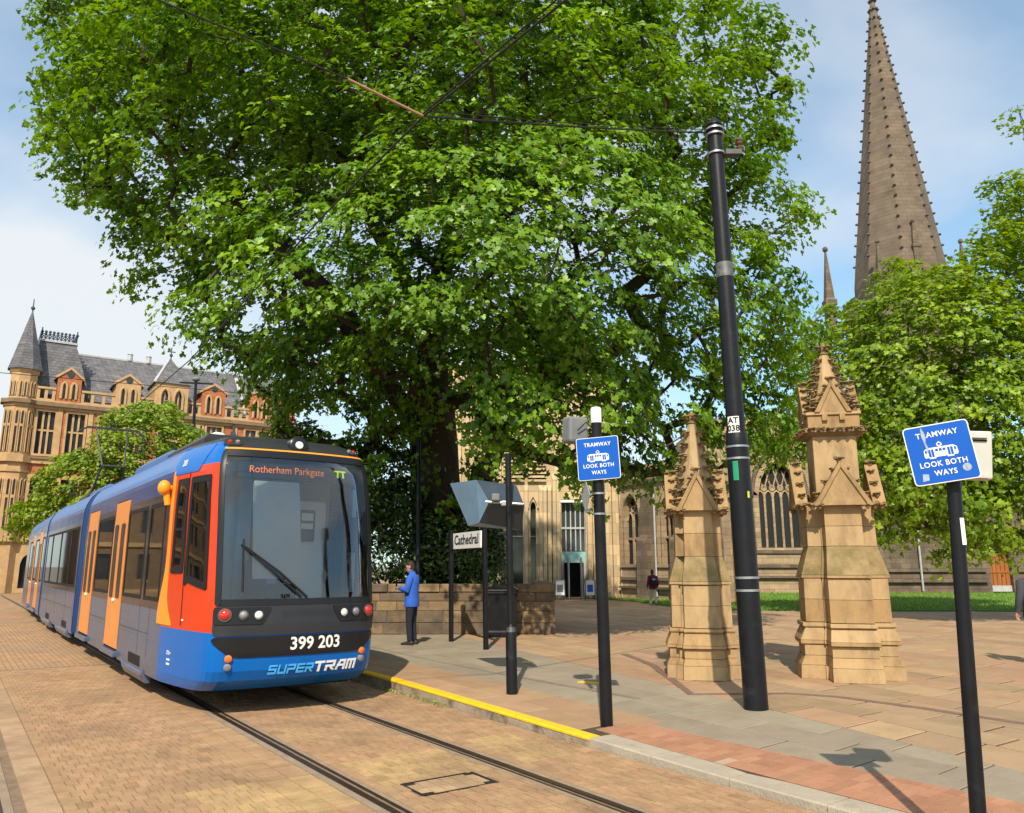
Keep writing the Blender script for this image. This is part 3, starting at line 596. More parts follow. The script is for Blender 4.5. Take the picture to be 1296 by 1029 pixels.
patch('reflection_panel', rrect(.0, .60, 1.62, 2.9, .01), -.10, mat('reflection_tone', (.46, .50, .54), .8, var=.12, scale=2.), tram, 6, 6, .01); MB().box(.42, .5, -.92, -.80, 1.95, 2.45).build('side_display', T_BLACK, tram, bevel=.02)  # pale panel behind the glass, its colour stands in for a bright reflection
MB().box(2.31, 2.33, -1.0, -.2, .6, 2.9).build('saloon_bulkhead', T_INT, tram)
for x in (3.0, 3.9, 4.6, 7.0, 7.8, 11.6, 12.6, 13.6, 14.8, 15.8, 16.9):
    for y in (-.8, .8):
        b = MB(); b.box(x, x + .1, y - .4, y + .4, 1.05, 1.75); b.box(x + .1, x + .5, y - .4, y + .4, 1.0, 1.12); b.box(x + .2, x + .3, y - .3, y + .3, .6, 1.0); b.build('passenger_seat', SEATB, tram, bevel=.03)
for x in (5.65, 9.05): MB().cyl((x, .35, .6), (x, .35, 2.9), .02).build('grab_pole', YELLOW, tram)
for x in (2.62, 3.3, 4.9, 6.4, 8.3, 9.8, 11.1, 12.6, 14.8, 16.9, 18.5): patch('panel_seam', rrect(x + A_OFF, x + .010 + A_OFF, .27, 1.2, .001), .0015, T_DARK, tram, 1, 3, .004)
for x0, x1 in ((2.64, 4.89), (6.41, 8.29), (11.1, 18.5)): patch('panel_seam', rrect(x0 + A_OFF, x1 + A_OFF, .80, .808, .001), .0015, T_DARK, tram, 3, 1, .004)
# wipers
for o_ in (0, .07):
    P_ = [SF(.03 - o_, 1.37, .03), SF(.38 - o_, 1.69, .045), SF(.75 - o_ * .6, 2.03 - o_ * .3, .03)]; MB().tube(P_, [.016, .014, .01], 6).build('wiper', RUB, tram)
MB().tube([SF(.72, 2.1, .016), SF(.72, 1.45, .016)], .012, 6).build('wiper_blade', RUB, tram)
# underframe, bogies, skirts
for x0, x1 in ((.9, 2.3), (4.9, 9.6), (11.2, 18.4), (19.4, 28)):
    MB().add([bend(p) for p in [(x, y, z) for x in (x0, x1) for y in (-1.05, 1.05) for z in (.16, .54)]], [(0, 1, 3, 2), (4, 6, 7, 5), (0, 4, 5, 1), (2, 3, 7, 6), (0, 2, 6, 4), (1, 5, 7, 3)]).build('underframe', T_DARK, tram)
for x in (2.9, 4.5, 12.2, 13.8, 15.8, 17.4):
    for y in (-.78, .78):
        b = MB(); b.cyl((x, y - .06, .33), (x, y + .06, .33), .33, n=24); wl = b.build('wheel', DSTEEL, tram, 40); MB().cyl((x, y + (.061 if y > 0 else -.061), .33), (x, y + (.09 if y > 0 else -.09), .33), .12, n=16).build('hub', T_DARK, wl, 40)
for x0, x1 in ((2.75, 4.45), (11.7, 14.2), (15.6, 18.0)):
    for sg in (1, -1):
        b = MB(); b.loft([[(x, sg * y, z) for y, z in ((1.33, .30 - dz), (1.335, .26 - dz), (1.27, .10 + .0), (1.2, .10), (1.2, .36))] for x, dz in ((x0, 0), (x0 + .12, .06), (x1 - .12, .06), (x1, 0))]); b.build('bogie_skirt', T_SLATE, tram, bevel=.008)
        patch('bogie_opening', rrect(sg * (x0 + .25 + A_OFF), sg * (x0 + 1.15 + A_OFF), .31, .46, .01), .006, T_DARK, tram, 3, 2, .01)
# roof gear
def roofbox(x0, x1, hw, z0, z1, m, nm, ch=.08): MB().loft([[bend(p) for p in ((x0, -hw, z0), (x1, -hw, z0), (x1, hw, z0), (x0, hw, z0))], [bend(p) for p in ((x0, -hw, z1 - ch), (x1, -hw, z1 - ch), (x1, hw, z1 - ch), (x0, hw, z1 - ch))], [bend(p) for p in ((x0 + ch, -hw + ch, z1), (x1 - ch, -hw + ch, z1), (x1 - ch, hw - ch, z1), (x0 + ch, hw - ch, z1))]]).build(nm, m, tram)
roofbox(1.9, 4.3, .92, 3.42, 3.70, T_CHAR, 'roof_unit'); roofbox(4.6, 7.6, .85, 3.5, 3.78, T_ROOF, 'roof_unit'); roofbox(7.8, 8.6, .8, 3.5, 3.68, T_CHAR, 'roof_unit'); roofbox(11.3, 14, .85, 3.5, 3.74, T_ROOF, 'roof_unit'); roofbox(14.5, 16.2, .85, 3.5, 3.76, T_CHAR, 'roof_unit'); roofbox(20, 24, .85, 3.5, 3.74, T_ROOF, 'roof_unit')
for x in (2.6, 5.4, 6.8, 12.5, 16): MB().ell((x, .55, 3.78), (.12, .12, .05)).build('roof_vent', T_GREY, tram, 50)
for sg in (1, -1): MB().tube([(1.9, sg * 1.1, 3.44), (10.0, sg * 1.1, 3.44)], .025, 6).build('roof_rail', T_ROOF, tram)
pg = MB(); CWZ = 5.9 - ZR; PX = 7.9
for y in (-.5, .5):
    pg.tube([(9.6 + PX, y, 3.62), (8.6 + PX, y * .6, 4.75), (9.5 + PX, y * .9, CWZ - .06)], [.035, .03, .022], 6)
pg.tube([(9.6 + PX, -.6, 3.64), (9.6 + PX, .6, 3.64)], .04, 6); pg.tube([(8.6 + PX, -.32, 4.75), (8.6 + PX, .32, 4.75)], .03, 6); pg.box(9.0 + PX, 9.9 + PX, -.6, .6, 3.56, 3.63); pn = pg.build('pantograph', DSTEEL, tram)
for x in (9.38 + PX, 9.62 + PX): MB().tube([(x, -.95, CWZ - .2), (x, -.7, CWZ - .03), (x, .7, CWZ - .03), (x, .95, CWZ - .2)], .02, 6).build('collector_bar', DSTEEL, pn)
# ------------------------------------------------------------------ street furniture
def tilt_pole(px, bot, top, Y=None):
    p0 = gpp(*bot); p1 = at(top[0], top[1], p0[1]); return np.array(p0), np.array(p1)
def axis(p0, p1, z): t = (z - p0[2]) / (p1[2] - p0[2]); return p0 + (p1 - p0) * t
# overhead line pole
p0, p1 = tilt_pole(0, (957, 897), (903, 150)); mp_ = thing('overhead_line_pole', 'tall black steel tram pole with silver rings and an AT 038 plate', 'pole', p0)
H = p1[2] - p0[2]; lean = (p1 - p0) / H
ax = lambda z: lean * z
zat = lambda y: at(930, y, p0[1])[2] - p0[2]
zs = zat(556)
b = MB(); b.tube([ax(-.02), ax(.05), ax(zs - .10)], [.148, .143, .138], 28); b.tube([ax(zs - .1), ax(zs - .03), ax(zs + .04), ax(zs + .1)], [.138, .14, .13, .119], 28); b.tube([ax(zs + .1), ax(H - .22)], [.116, .098], 28)
b.tube([ax(H - .22), ax(H - .2), ax(H - .17), ax(H - .13), ax(H - .12), ax(H - .07), ax(H)], [.098, .115, .115, .1, .112, .1, .03], 28); b.build('shaft', BLACK, mp_, 40)
for yy in (731, 747): z = zat(yy); MB().tube([ax(z - .014), ax(z + .014)], .152, 28).build('silver_ring', STEEL, mp_, 40)
for yy in (566, 581): z = zat(yy); MB().tube([ax(z - .012), ax(z + .012)], .148, 28).build('silver_ring', STEEL, mp_, 40)
for yy in (165, 172, 196): z = zat(yy); MB().tube([ax(z - .012), ax(z + .012)], .125, 24).build('clamp_ring', STEEL, mp_, 40)
z = zat(343); MB().tube([ax(z - .10), ax(z + .10)], .1125, 28).build('silver_tape', mat('tape', (.13, .135, .14), .5, .3, var=.6, scale=12), mp_, 40)
z = zat(197); q = ax(z); b = MB(); b.tube([q + [.1, 0, 0], q + [.22, .02, .04], q + [.36, .04, .17]], [.03, .03, .03], 6); b.box(q[0] + .12, q[0] + .34, -.06 + q[1], .06 + q[1], q[2] - .0, q[2] + .07); br_ = b.build('bracket', DSTEEL, mp_)
MB().lathe([(.045, 0), (.06, .03), (.035, .06), (.06, .09), (.035, .12), (.05, .15), (.02, .19)], (q[0] + .33, q[1], q[2] + .08), 12).build('insulator', mat('insulator', (.12, .07, .05), .3), br_, 40)
def wrap(par, name, m, z, hh, ang0, ang1, r, txt=None, tm=None, ts=.06):
    n = 6; vs = []; 
    for zz in (z - hh, z + hh):
        for i in range(n + 1):
            a = ang0 + (ang1 - ang0) * i / n; c = ax(zz); vs.append((c[0] + r * math.cos(a), c[1] + r * math.sin(a), c[2]))
    o = MB().add(vs, [(i, i + 1, n + 2 + i, n + 1 + i) for i in range(n)]).build(name, m, par)
    sdm = o.modifiers.new('solid', 'SOLIDIFY'); sdm.thickness = .003
    return o
GREEN_ST = mat('green_sticker', (.02, .25, .13), .5); z = zat(539)
pl = wrap(mp_, 'number_plate', WHITE, z, .105, R(205), R(275), .124)
INK = mat('black_ink', (.008, .008, .009), .5, var=0)
for txt, dz in (('AT', .05), ('038', -.05)):
    o = tmesh(txt, .105, pl, 'lettering', INK, (0, 0, 0), (0, 0, 0), .001, .002)
    for v in o.data.vertices:
        a = R(240) + v.co.x / .126; c = ax(z + dz + v.co.y); v.co = (c[0] + (.1275 + v.co.z) * math.cos(a), c[1] + (.1275 + v.co.z) * math.sin(a), c[2])
wrap(mp_, 'sticker', GREEN_ST, zat(597), .12, R(225), R(252), .1465)
wrap(mp_, 'sticker', mat('yellow_sticker', (.45, .5, .05), .5), zat(627), .04, R(288), R(300), .1465)
# blue tramway signs
def tram_sign(par, c, wd, ht, rz, roll):
    """square enamel plate, its face towards -y of the turned frame"""
    e = bpy.data.objects.new('sign_plate', None)
    M_ = Matrix.Translation(Vector(c)) @ Matrix.Rotation(rz, 4, 'Z') @ Matrix.Rotation(roll, 4, 'Y')
    def rr(w_, h_, r, n=5):
        P = []
        for cx, cz, a0 in ((w_ / 2 - r, h_ / 2 - r, 0), (-w_ / 2 + r, h_ / 2 - r, 90), (-w_ / 2 + r, -h_ / 2 + r, 180), (w_ / 2 - r, -h_ / 2 + r, 270)):
            for i in range(n): a = R(a0 + 90 * i / (n - 1)); P.append((cx + r * math.cos(a), 0, cz + r * math.sin(a)))
        return P
    def put(b, name, m, parent, sm=0):
        b.v = [tuple(M_ @ Vector(v)) for v in b.v]; return b.build(name, m, parent, sm)
    plate = put(MB().extr(rr(wd, ht, .025), (0, .012, 0)), 'sign_plate', WHITE, par)
    bl = put(MB().extr([(x, -.002, z) for x, y, z in rr(wd - .013, ht - .013, .02)], (0, .004, 0)), 'blue_face', SIGNBLUE, plate)
    k = wd / .6
    for txt, zz, sz in (('TRAMWAY', .195, .078), ('LOOK BOTH', -.105, .076), ('WAYS', -.20, .076)):
        o = tmesh(txt, sz * k, plate, 'lettering', WHITE, (0, 0, 0), (0, 0, 0), .0008, .001 * k, spacing=1.1)
        for v in o.data.vertices: x, y, z = v.co; v.co = M_ @ Vector((x * .93, -.0035 - z, zz * ht / .6 + y))
    b = MB(); E_ = -.0035; k *= .86
    def rect(x0, x1, z0, z1, y=E_, mi=0): b.extr([(x0 * k, y, z0 * k), (x1 * k, y, z0 * k), (x1 * k, y, z1 * k), (x0 * k, y, z1 * k)], (0, .0015, 0), mi)
    b.extr([(x * k, E_, z * k) for x, z in ((-.17, -.04), (.17, -.04), (.18, -.02), (.175, .05), (.14, .075), (-.14, .075), (-.175, .05), (-.18, -.02))], (0, .0015, 0))
    rect(-.13, -.06, -.055, -.04); rect(.06, .13, -.055, -.04)
    for (x0, z0, x1, z1) in ((-.03, .095, 0, .125), (0, .125, .03, .095), (.03, .095, 0, .075), (0, .075, -.03, .095)):
        b.extr([(x0 * k, E_, z0 * k), (x1 * k, E_, z1 * k), (x1 * k, E_, z1 * k + .008), (x0 * k, E_, z0 * k + .008)], (0, .0015, 0))
    put(b, 'tram_symbol', WHITE, plate)
    b = MB()
    for x0, x1, z0, z1 in ((-.165, -.145, .015, .05), (-.13, -.105, -.035, .055), (-.098, -.073, -.035, .055), (-.055, -.025, .025, .055), (-.015, .015, .025, .055), (.025, .055, .025, .055), (.073, .098, -.035, .055), (.105, .13, -.035, .055), (.145, .165, .015, .05)): rect(x0, x1, z0, z1, E_ - .0012)
    put(b, 'tram_symbol_window', SIGNBLUE, plate)
    return plate, put, rr, M_
GREYBOX = mat('grey_box', (.17, .18, .19), .55, var=.2, scale=5); PALEBOX = mat('pale_box', (.5, .5, .46), .5, var=.08, scale=3); RETRO = mat('sign_back', (.42, .44, .45), .45, .3, var=.1)
# sign on the white capped post
p0, p1 = tilt_pole(0, (768, 918), (754, 516)); t = thing('tramway_sign', 'blue tramway look both ways sign on white capped dark post', 'sign', p0); H = p1[2] - p0[2]; lean = (p1 - p0) / H
b = MB(); b.tube([ax(-.02), ax(H - .18)], [.07, .062], 20); b.build('post', DSTEEL if False else BLACK, t, 40)
MB().tube([ax(H - .185), ax(H - .02), ax(H)], [.064, .064, .055], 20).build('white_cap', WHITE, t, 40)
cS = (at(757, 580, p0[1] - .1) - p0); tram_sign(t, cS, .495, .495, R(-16), R(-3))
q = at(728, 545, p0[1] + .12) - p0; b = MB(); b.obox(q, (.26, .2, .31), R(25)); bx_ = b.build('signal_housing', GREYBOX, t, bevel=.03)
b = MB(); b.tube([ax(H - .3), np.array(q) + [.12, -.12, .08], np.array(q) + [.02, -.14, -.02]], .008, 6); b.build('cable', RUB, bx_)
z = at(760, 626, p0[1])[2] - p0[2]; c = ax(z)
dq = at(741, 628, p0[1] - .02) - p0                       # diamond warning plate, seen almost edge on
dirv = np.array([math.cos(R(100)), math.sin(R(100)), 0]); hz = .19
b = MB(); P_ = [dq + [0, 0, hz], dq + dirv * .19, dq + [0, 0, -hz], dq - dirv * .19]; b.extr(P_, (.006, .002, 0)); b.build('diamond_plate', RETRO, t)
for dz in (0, -.235): MB().tube([ax(z + dz), ax(z + dz + .022)], .078, 20).build('clamp', STEEL, t, 40); MB().tube([ax(z + dz + .01) + [-.06, 0, 0], dq + [0.004, 0, dz * .6]], .012, 6).build('bracket', STEEL, t)
# sign on the bare post
p0 = gpp(1243, 1098); p1 = at(1207, 612, p0[1]); H = p1[2] - p0[2]; lean = (p1 - p0) / H
t = thing('tramway_sign', 'stickered blue tramway look both ways sign on a bare post backed by a cream box', 'sign', p0)
MB().tube([ax(-.02), ax(H), ax(H + .3)], [.047, .043, .043], 18).build('post', BLACK, t, 40)
cS = at(1191, 573, p0[1] - .08) - p0; plate, put, rr, M_ = tram_sign(t, cS, .385, .385, R(-22), R(-7.5))
q = at(1232, 577, p0[1] + .06) - p0; b = MB(); M2 = Matrix.Translation(Vector(q)) @ Matrix.Rotation(R(-20), 4, 'Z') @ Matrix.Rotation(R(5), 4, 'Y'); b.box(-.15, .105, -.03, .09, -.155, .165); b.v = [tuple(M2 @ Vector(v)) for v in b.v]; bx_ = b.build('control_box', PALEBOX, t, bevel=.012)
for z0, z1, m_ in ((.115, .145, PALEBOX), (-.15, -.13, PALEBOX), (.095, .105, INK)):
    b = MB(); b.box(-.14, .075, -.06 if m_ is PALEBOX else -.034, -.028, z0, z1); b.v = [tuple(M2 @ Vector(v)) for v in b.v]; b.build('box_rib', m_, bx_)
PAPER = mat('worn_paper', (.30, .36, .47), .8, var=.35, scale=40)
put(MB().extr([(.125 + .026 * math.cos(a), -.005, -.115 + .026 * math.sin(a)) for a in [2 * math.pi * i / 14 for i in range(14)]], (0, .001, 0)), 'sticker', PAPER, plate)
put(MB().extr([(x, -.005, z) for x, z in ((-.145, -.17), (-.105, -.165), (-.10, -.125), (-.135, -.12))], (0, .001, 0)), 'sticker', PAPER, plate)
put(MB().extr([(x, -.0048, z) for x, z in ((-.088, .172), (-.079, .178), (-.066, .13), (-.074, .075), (-.064, .04), (-.076, .005), (-.08, .05), (-.088, .11))], (0, .001, 0)), 'scrape', PAPER, plate)
MB().obox(ax(H - .31) + [.012, -.046, 0], (.024, .006, .17), R(-10)).build('white_label', WHITE, t)
# plain post with the folded metal hood
p0, p1 = tilt_pole(0, (648, 878), (643, 574)); H = p1[2] - p0[2]; lean = (p1 - p0) / H; t = thing('stop_post', 'plain dark steel post with a thicker bottom sleeve beside the folded metal hood', 'post', p0)
zj = at(646, 800, p0[1])[2] - p0[2]
b = MB(); b.tube([ax(-.02), ax(zj), ax(zj + .09), ax(zj + .1)], [.076, .074, .05, .046], 18); b.tube([ax(zj + .1), ax(H)], [.046, .043], 18); b.build('shaft', BLACK, t, 40); MB().tube([ax(zj + .004), ax(zj + .07)], [.0755, .06], 18).build('collar', DSTEEL, t, 40)
HOODD = mat('hood_dark', (.045, .062, .085), .35, .2, var=.2, scale=4)
HOODL = mat('hood_blue', (.19, .30, .42), .5, .2, var=.12, scale=3, coat=.1)
HY = p0[1]
hc = at(618, 668, HY + .35); hd_ = thing('display_hood', 'faceted blue grey metal hood of a passenger display, seen from behind', 'display', hc)
cr = lambda x, y, Y: at(560 + x / 7.35, 580 + y / 7.35, Y) - hc
b = MB(); V = [cr(70, 235, HY + .95), cr(315, 200, HY + .5), cr(690, 255, HY + .42), cr(435, 402, HY + .16), cr(760, 435, HY + .14), cr(240, 630, HY + .95), cr(340, 600, HY + .45), cr(740, 670, HY + .40)]
V += [cr(560, 262, HY + 1.15), cr(640, 640, HY + 1.15)]
b.add(V, [(0, 1, 5), (1, 3, 6, 5), (1, 2, 4, 3), (3, 4, 7, 6), (0, 8, 2, 1), (5, 6, 7, 9), (0, 5, 9, 8), (2, 8, 9, 7, 4)]); b.m[2] = b.m[3] = 1; ho = b.build('hood', [HOODL, HOODD], hd_)
pa = np.array(p0) + ax(at(646, 637, p0[1])[2] - p0[2]) - hc
MB().tube([(V[3] + V[4]) / 2 * .999 + [-.3, -.015, .02], V[4] + [-.01, -.012, .01]], .018, 8).build('arm', STEEL, hd_); MB().obox(pa + [-.03, .045, 0], (.16, .09, .07), 0).build('clamp', STEEL, hd_, bevel=.01); MB().obox(pa + [-.19, .06, .09], (.11, .09, .10), .2).build('junction_box', GREYBOX, hd_, bevel=.015)
# stop name sign
c1 = gpp(571, 812); c2 = gpp(615, 822); t = thing('stop_name_sign', 'white Cathedral stop name board between two slim black posts', 'sign', c1)
for nm, c, (tx, ty) in (('post', c1, (571, 674)), ('post', c2, (613, 668))):
    e_ = at(tx, ty, c[1]); q = c - c1; MB().tube([q - [0, 0, .02], e_ - c1], .055, 14).build(nm, BLACK, t, 40); MB().tube([e_ - c1, e_ - c1 + [0, 0, .05]], .068, 14).build('post_cap', BLACK, t, 40)
A, B = at(574, 697, c1[1] - .06), at(609, 691, c2[1] - .06); A2, B2_ = at(574, 675, c1[1] - .06), at(609, 672, c2[1] - .06)
zb_ = (A[2] + B[2]) / 2; zt_ = (A2[2] + B2_[2]) / 2; dv = (B - A); dv[2] = 0; L_ = np.linalg.norm(dv); rz_ = math.atan2(dv[1], dv[0]); mid = (A + B) / 2 - c1; mid[2] = (zb_ + zt_) / 2 - c1[2]
bd = MB().obox(mid, (L_, .03, zt_ - zb_), rz_).build('name_board', WHITE, t, bevel=.004); nrm = np.array([math.sin(rz_), -math.cos(rz_), 0])
tmesh('Cathedral', (zt_ - zb_) * .85, bd, 'lettering', INK, mid + nrm * .02 + [0, 0, .01], (R(90), 0, rz_), .001, .004, sx=L_ / ((zt_ - zb_) * .85 * 4.55))
# litter bin
q = gpp(628, 806); q[1] += .1; t = thing('litter_bin', 'black litter bin standing against the stone planter wall', 'bin', (q[0] + .12, q[1], 0))
MB().loft([[(sx_ * r_, sy_ * r_, z) for sx_, sy_ in ((-1, -1), (1, -1), (1, 1), (-1, 1))] for r_, z in ((.33, 0), (.34, .06), (.38, .98), (.40, 1.0), (.40, 1.06))]).build('body', BLACK, t, bevel=.02)
MB().loft([[(sx_ * r_, sy_ * r_, z) for sx_, sy_ in ((-1, -1), (1, -1), (1, 1), (-1, 1))] for r_, z in ((.42, 1.06), (.42, 1.10), (.3, 1.16))]).build('lid', BLACK, t, bevel=.015); MB().box(-.36, .36, -.352, -.343, .12, .16).build('trim_band', DSTEEL, t)
# planter wall of squared stones
WY = gp(600, 803)[1]; wx0, wx1 = -6.3, gp(703, 803)[0]; WHt = at(600, 739, WY)[2]
WST = [mat('planter_stone_' + str(i), c, .85, var=.3, scale=4, bump=.7, bscale=24, stain=((.06, .05, .035), 1.7, .48, .72)) for i, c in enumerate([(.22, .15, .085), (.16, .112, .07), (.25, .175, .095), (.14, .105, .075)])]
MORT = mat('mortar', (.2, .16, .12), .9, var=.2)
t = thing('planter_wall', 'low wall of large mossy sandstone blocks behind the man in blue', 'wall', ((wx0 + wx1) / 2, WY, 0))
ox = (wx0 + wx1) / 2; MB().box(wx0 - ox + .03, wx1 - ox - .03, .03, .42, -.02, WHt - .04).box(wx1 - ox - .45, wx1 - ox - .03, .4, 5.0, -.02, WHt - .04).build('core', MORT, t)
rows = np.array([.0, .27, .55, .78, 1.0]) * (WHt - .2); rows = list(rows) + [WHt]
def stone(x0, x1, y0, y1, z0, z1): o = MB().box(x0 + .006, x1 - .006, y0 + random.uniform(-.022, .010), y1, z0 + .006, z1 - .004).build('stone', random.choice(WST), t); bv = o.modifiers.new('bevel', 'BEVEL'); bv.width = .016; bv.segments = 2
for i in range(5):
    x = wx0 - ox - random.uniform(0, .3)
    while x < wx1 - ox - .001:
        e = min(x + random.uniform(.45, .95) * (1.5 if i == 4 else 1), wx1 - ox + (.03 if i == 4 else 0)); 
        if wx1 - ox - e < .25: e = wx1 - ox + (.03 if i == 4 else 0)
        if not (e < -3.6): stone(x, e, -.03 if i == 4 else 0, .46, rows[i], rows[i + 1])
        x = e
    for j in range(6): stone(wx1 - ox - .46, wx1 - ox + (.03 if i == 4 else 0), .47 + j * .75, .47 + (j + 1) * .75, rows[i], rows[i + 1])
# slim lamp column behind the stop
q = np.array([at(529, 735, 20.3)[0], 20.3, 0]); e_ = at(531, 338, 20.3); t = thing('lamp_column', 'slim black lamp column rising in front of the great plane trunk', 'lamp post', q); MB().tube([(0, 0, 0), (0, 0, 1.2), (.0, 0, 1.25), e_ - q], [.09, .085, .065, .05], 14).build('column', BLACK, t, 40)
lz = at(540, 378, 20.3) - q; MB().ell(lz, (.13, .13, .2)).build('lamp_globe', mat('lamp_white', (.5, .5, .48), .3), t, 60); MB().tube([(0, 0, lz[2]), lz], .025, 6).build('lamp_arm', BLACK, t)
# overhead wires
WIRE = mat('wire', (.03, .028, .026), .5, .5, var=.2); RODM = mat('insulated_rod', (.33, .2, .12), .5, var=.2)
def wire(pts, r, label, m=WIRE, sag=.0, name='overhead_wire', parts=()):
    P = []
    for i in range(len(pts) - 1):
        a, c = np.array(pts[i]), np.array(pts[i + 1])
        for k in range(9): u = k / 8; P.append(a + (c - a) * u - np.array([0, 0, sag * 4 * u * (1 - u)]))
    o = MB().tube(P, r, 6).build(name, m); return tag(o, label, 'wire', 'tram overhead wires')
mainp = gpp(957, 897); WZ = 5.9
wp = lambda x, y: gp(x, y, WZ)
J = wp(536, 147); ptop = at(893, 168, mainp[1])
wire([J, ptop], .012, 'double span wire running to the top of the tall black tram pole', sag=.02)
wire([J + [0, 0, .06], ptop + [0, 0, .05]], .006, 'thin upper span wire running to the top of the tall black tram pole', sag=.03)
wire([J, at(440, 100, 6.44)], .014, 'brown insulated rod joining the wire junction to a cross span wire', RODM, name='insulated_rod')
wire([at(440, 100, 6.44), at(200, 0, 5.5), at(60, -70, 5.0)], .009, 'cross span wire leading away over the road from the brown rod', sag=.0)
c0 = J; far = np.array([*tr(28.5, 0), 5.9])
near = wp(716, 0)
wire([near + (near - J) * .5, near, c0, wp(420, 262), wp(240, 456), far, np.array([*tr(60, 0), 5.9])], .011, 'long dark contact wire above the tram track passing the wire junction')
wire([near + (near - J) * .5 + [.0, 0, .09], near + [0, 0, .07], c0 + [0, 0, .03]], .008, 'second contact wire ending at the wire junction')
# far overhead pole with cross arm
q = np.array([at(247, 600, 48)[0], 48, ZR]); e_ = at(248, 482, 48); t = thing('overhead_mast', 'distant slim dark overhead mast with a cross arm before the gothic block', 'pole', q); MB().tube([(0, 0, 0), e_ - q], [.12, .09], 10).build('mast', BLACK, t); MB().tube([e_ - q + [-1, 0, -.1], e_ - q + [1.1, 0, -.2]], .06, 6).build('cross_arm', BLACK, t); MB().ell(e_ - q + [0, 0, .1], (.25, .25, .15)).build('lamp_head', GREYBOX, t, 50)
wire([at(-20, 470, 40), at(370, 503, 52)], .02, 'far wire crossing in front of the gothic block')
# short dark post by the far building
q = gp(40, 745, ZR); t = thing('bollard', 'dark slender bollard on the pavement by the far stone arch', 'bollard', (q[0], 44, ZR)); MB().lathe([(.14, 0), (.14, .15), (.1, .2), (.09, .95), (.13, 1.0), (.12, 1.08), (.05, 1.15)], n=12).build('shaft', BLACK, t, 40); MB().lathe([(.102, .72), (.102, .86)], n=12).build('white_band', WHITE, t)
# ------------------------------------------------------------------ gate piers
PST = [mat('pier_stone_' + str(i), c, .8, var=.16, scale=3.5, bump=.45, bscale=22, stain=(d, 2.6, .47, .75), sc=(1.5, 1.5, .55)) for i, (c, d) in enumerate([((.37, .245, .12), (.18, .12, .065)), ((.395, .27, .14), (.21, .145, .08)), ((.335, .215, .10), (.15, .10, .055))])]
PMOSS = mat('pier_mossy_stone', (.27, .195, .095), .85, var=.3, scale=4, bump=.6, bscale=20, stain=((.15, .12, .05), 3, .45, .7)); PCARV = mat('pier_carved_stone', (.26, .17, .08), .85, var=.35, scale=9, bump=.8, bscale=26, stain=((.13, .1, .055), 5, .45, .7))
def plus(E, b, c): return [(b, -E), (b, -c), (c, -c), (c, -b), (E, -b), (E, b), (c, b), (c, c), (b, c), (b, E), (-b, E), (-b, c), (-c, c), (-c, b), (-E, b), (-E, -b), (-c, -b), (-c, -c), (-b, -c), (-b, -E)]
def carved(seed, r=1.):
    rn = random.Random(seed); b = MB()
    b.ell((0, 0, -.2 * r), (r * .55, r * .55, r * .8), 7, 4)
    for i in range(7): a = i * .9 + rn.uniform(-.3, .3); b.ell((r * .75 * math.cos(a), r * .7 * math.sin(a), rn.uniform(.0, .6) * r), (r * .5, r * .42, r * .26), 6, 3, rz=a)
    return b.mesh('crocket', PCARV, 60)
CROCK = [carved(i) for i in range(4)]
def crocket(par, p, size, k=0, rz=0.):
    o = link('crocket', CROCK[k % 4], par); o.location = [float(v) for v in p]; o.scale = (size,) * 3; o.rotation_euler = (0, 0, rz); return o
def gablet(par, fr, wv, z0, z1, thick, ncr, kn=True):
    """fr(x, y, z): face frame, y outwards from the face"""
    b = MB(); b.extr([fr(-wv, 0, z0), fr(wv, 0, z0), fr(0, 0, z1)], np.array(fr(0, thick, 0)) - np.array(fr(0, 0, 0))); gb = b.build('gablet', PST[0], par)
    for sg in (-1, 1):
        b = MB(); P = [fr(sg * (wv + .06), -.02, z0 - .01), fr(sg * (wv - .02), -.02, z0 - .01), fr(0, -.02, z1 - .05), fr(0, -.02, z1 + .06)]; b.extr(P, np.array(fr(0, thick + .05, 0)) - np.array(fr(0, 0, 0))); b.build('gable_coping', PST[2], gb, bevel=.008)
        for i in range(ncr): u = (i + .6) / (ncr + .3); crocket(gb, fr(sg * (wv + .07) * (1 - u), thick * .4, z0 + (z1 - z0) * u + .06), .056, i)
        if kn: crocket(gb, fr(sg * (wv + .07), thick * .6, z0 - .0), .075, 2); crocket(gb, fr(sg * (wv - .03), thick * .9, z0 - .01), .06, 1)
    crocket(gb, fr(0, thick * .5, z1 + .08), .075, 3)
def faces4(E):
    out = []
    for k in range(4):
        a = k * math.pi / 2; ca, sa = math.cos(a), math.sin(a)
        out.append(lambda x, y, z, ca=ca, sa=sa: (x * ca - (-E - y) * sa, x * sa + (-E - y) * ca, z))
    return out
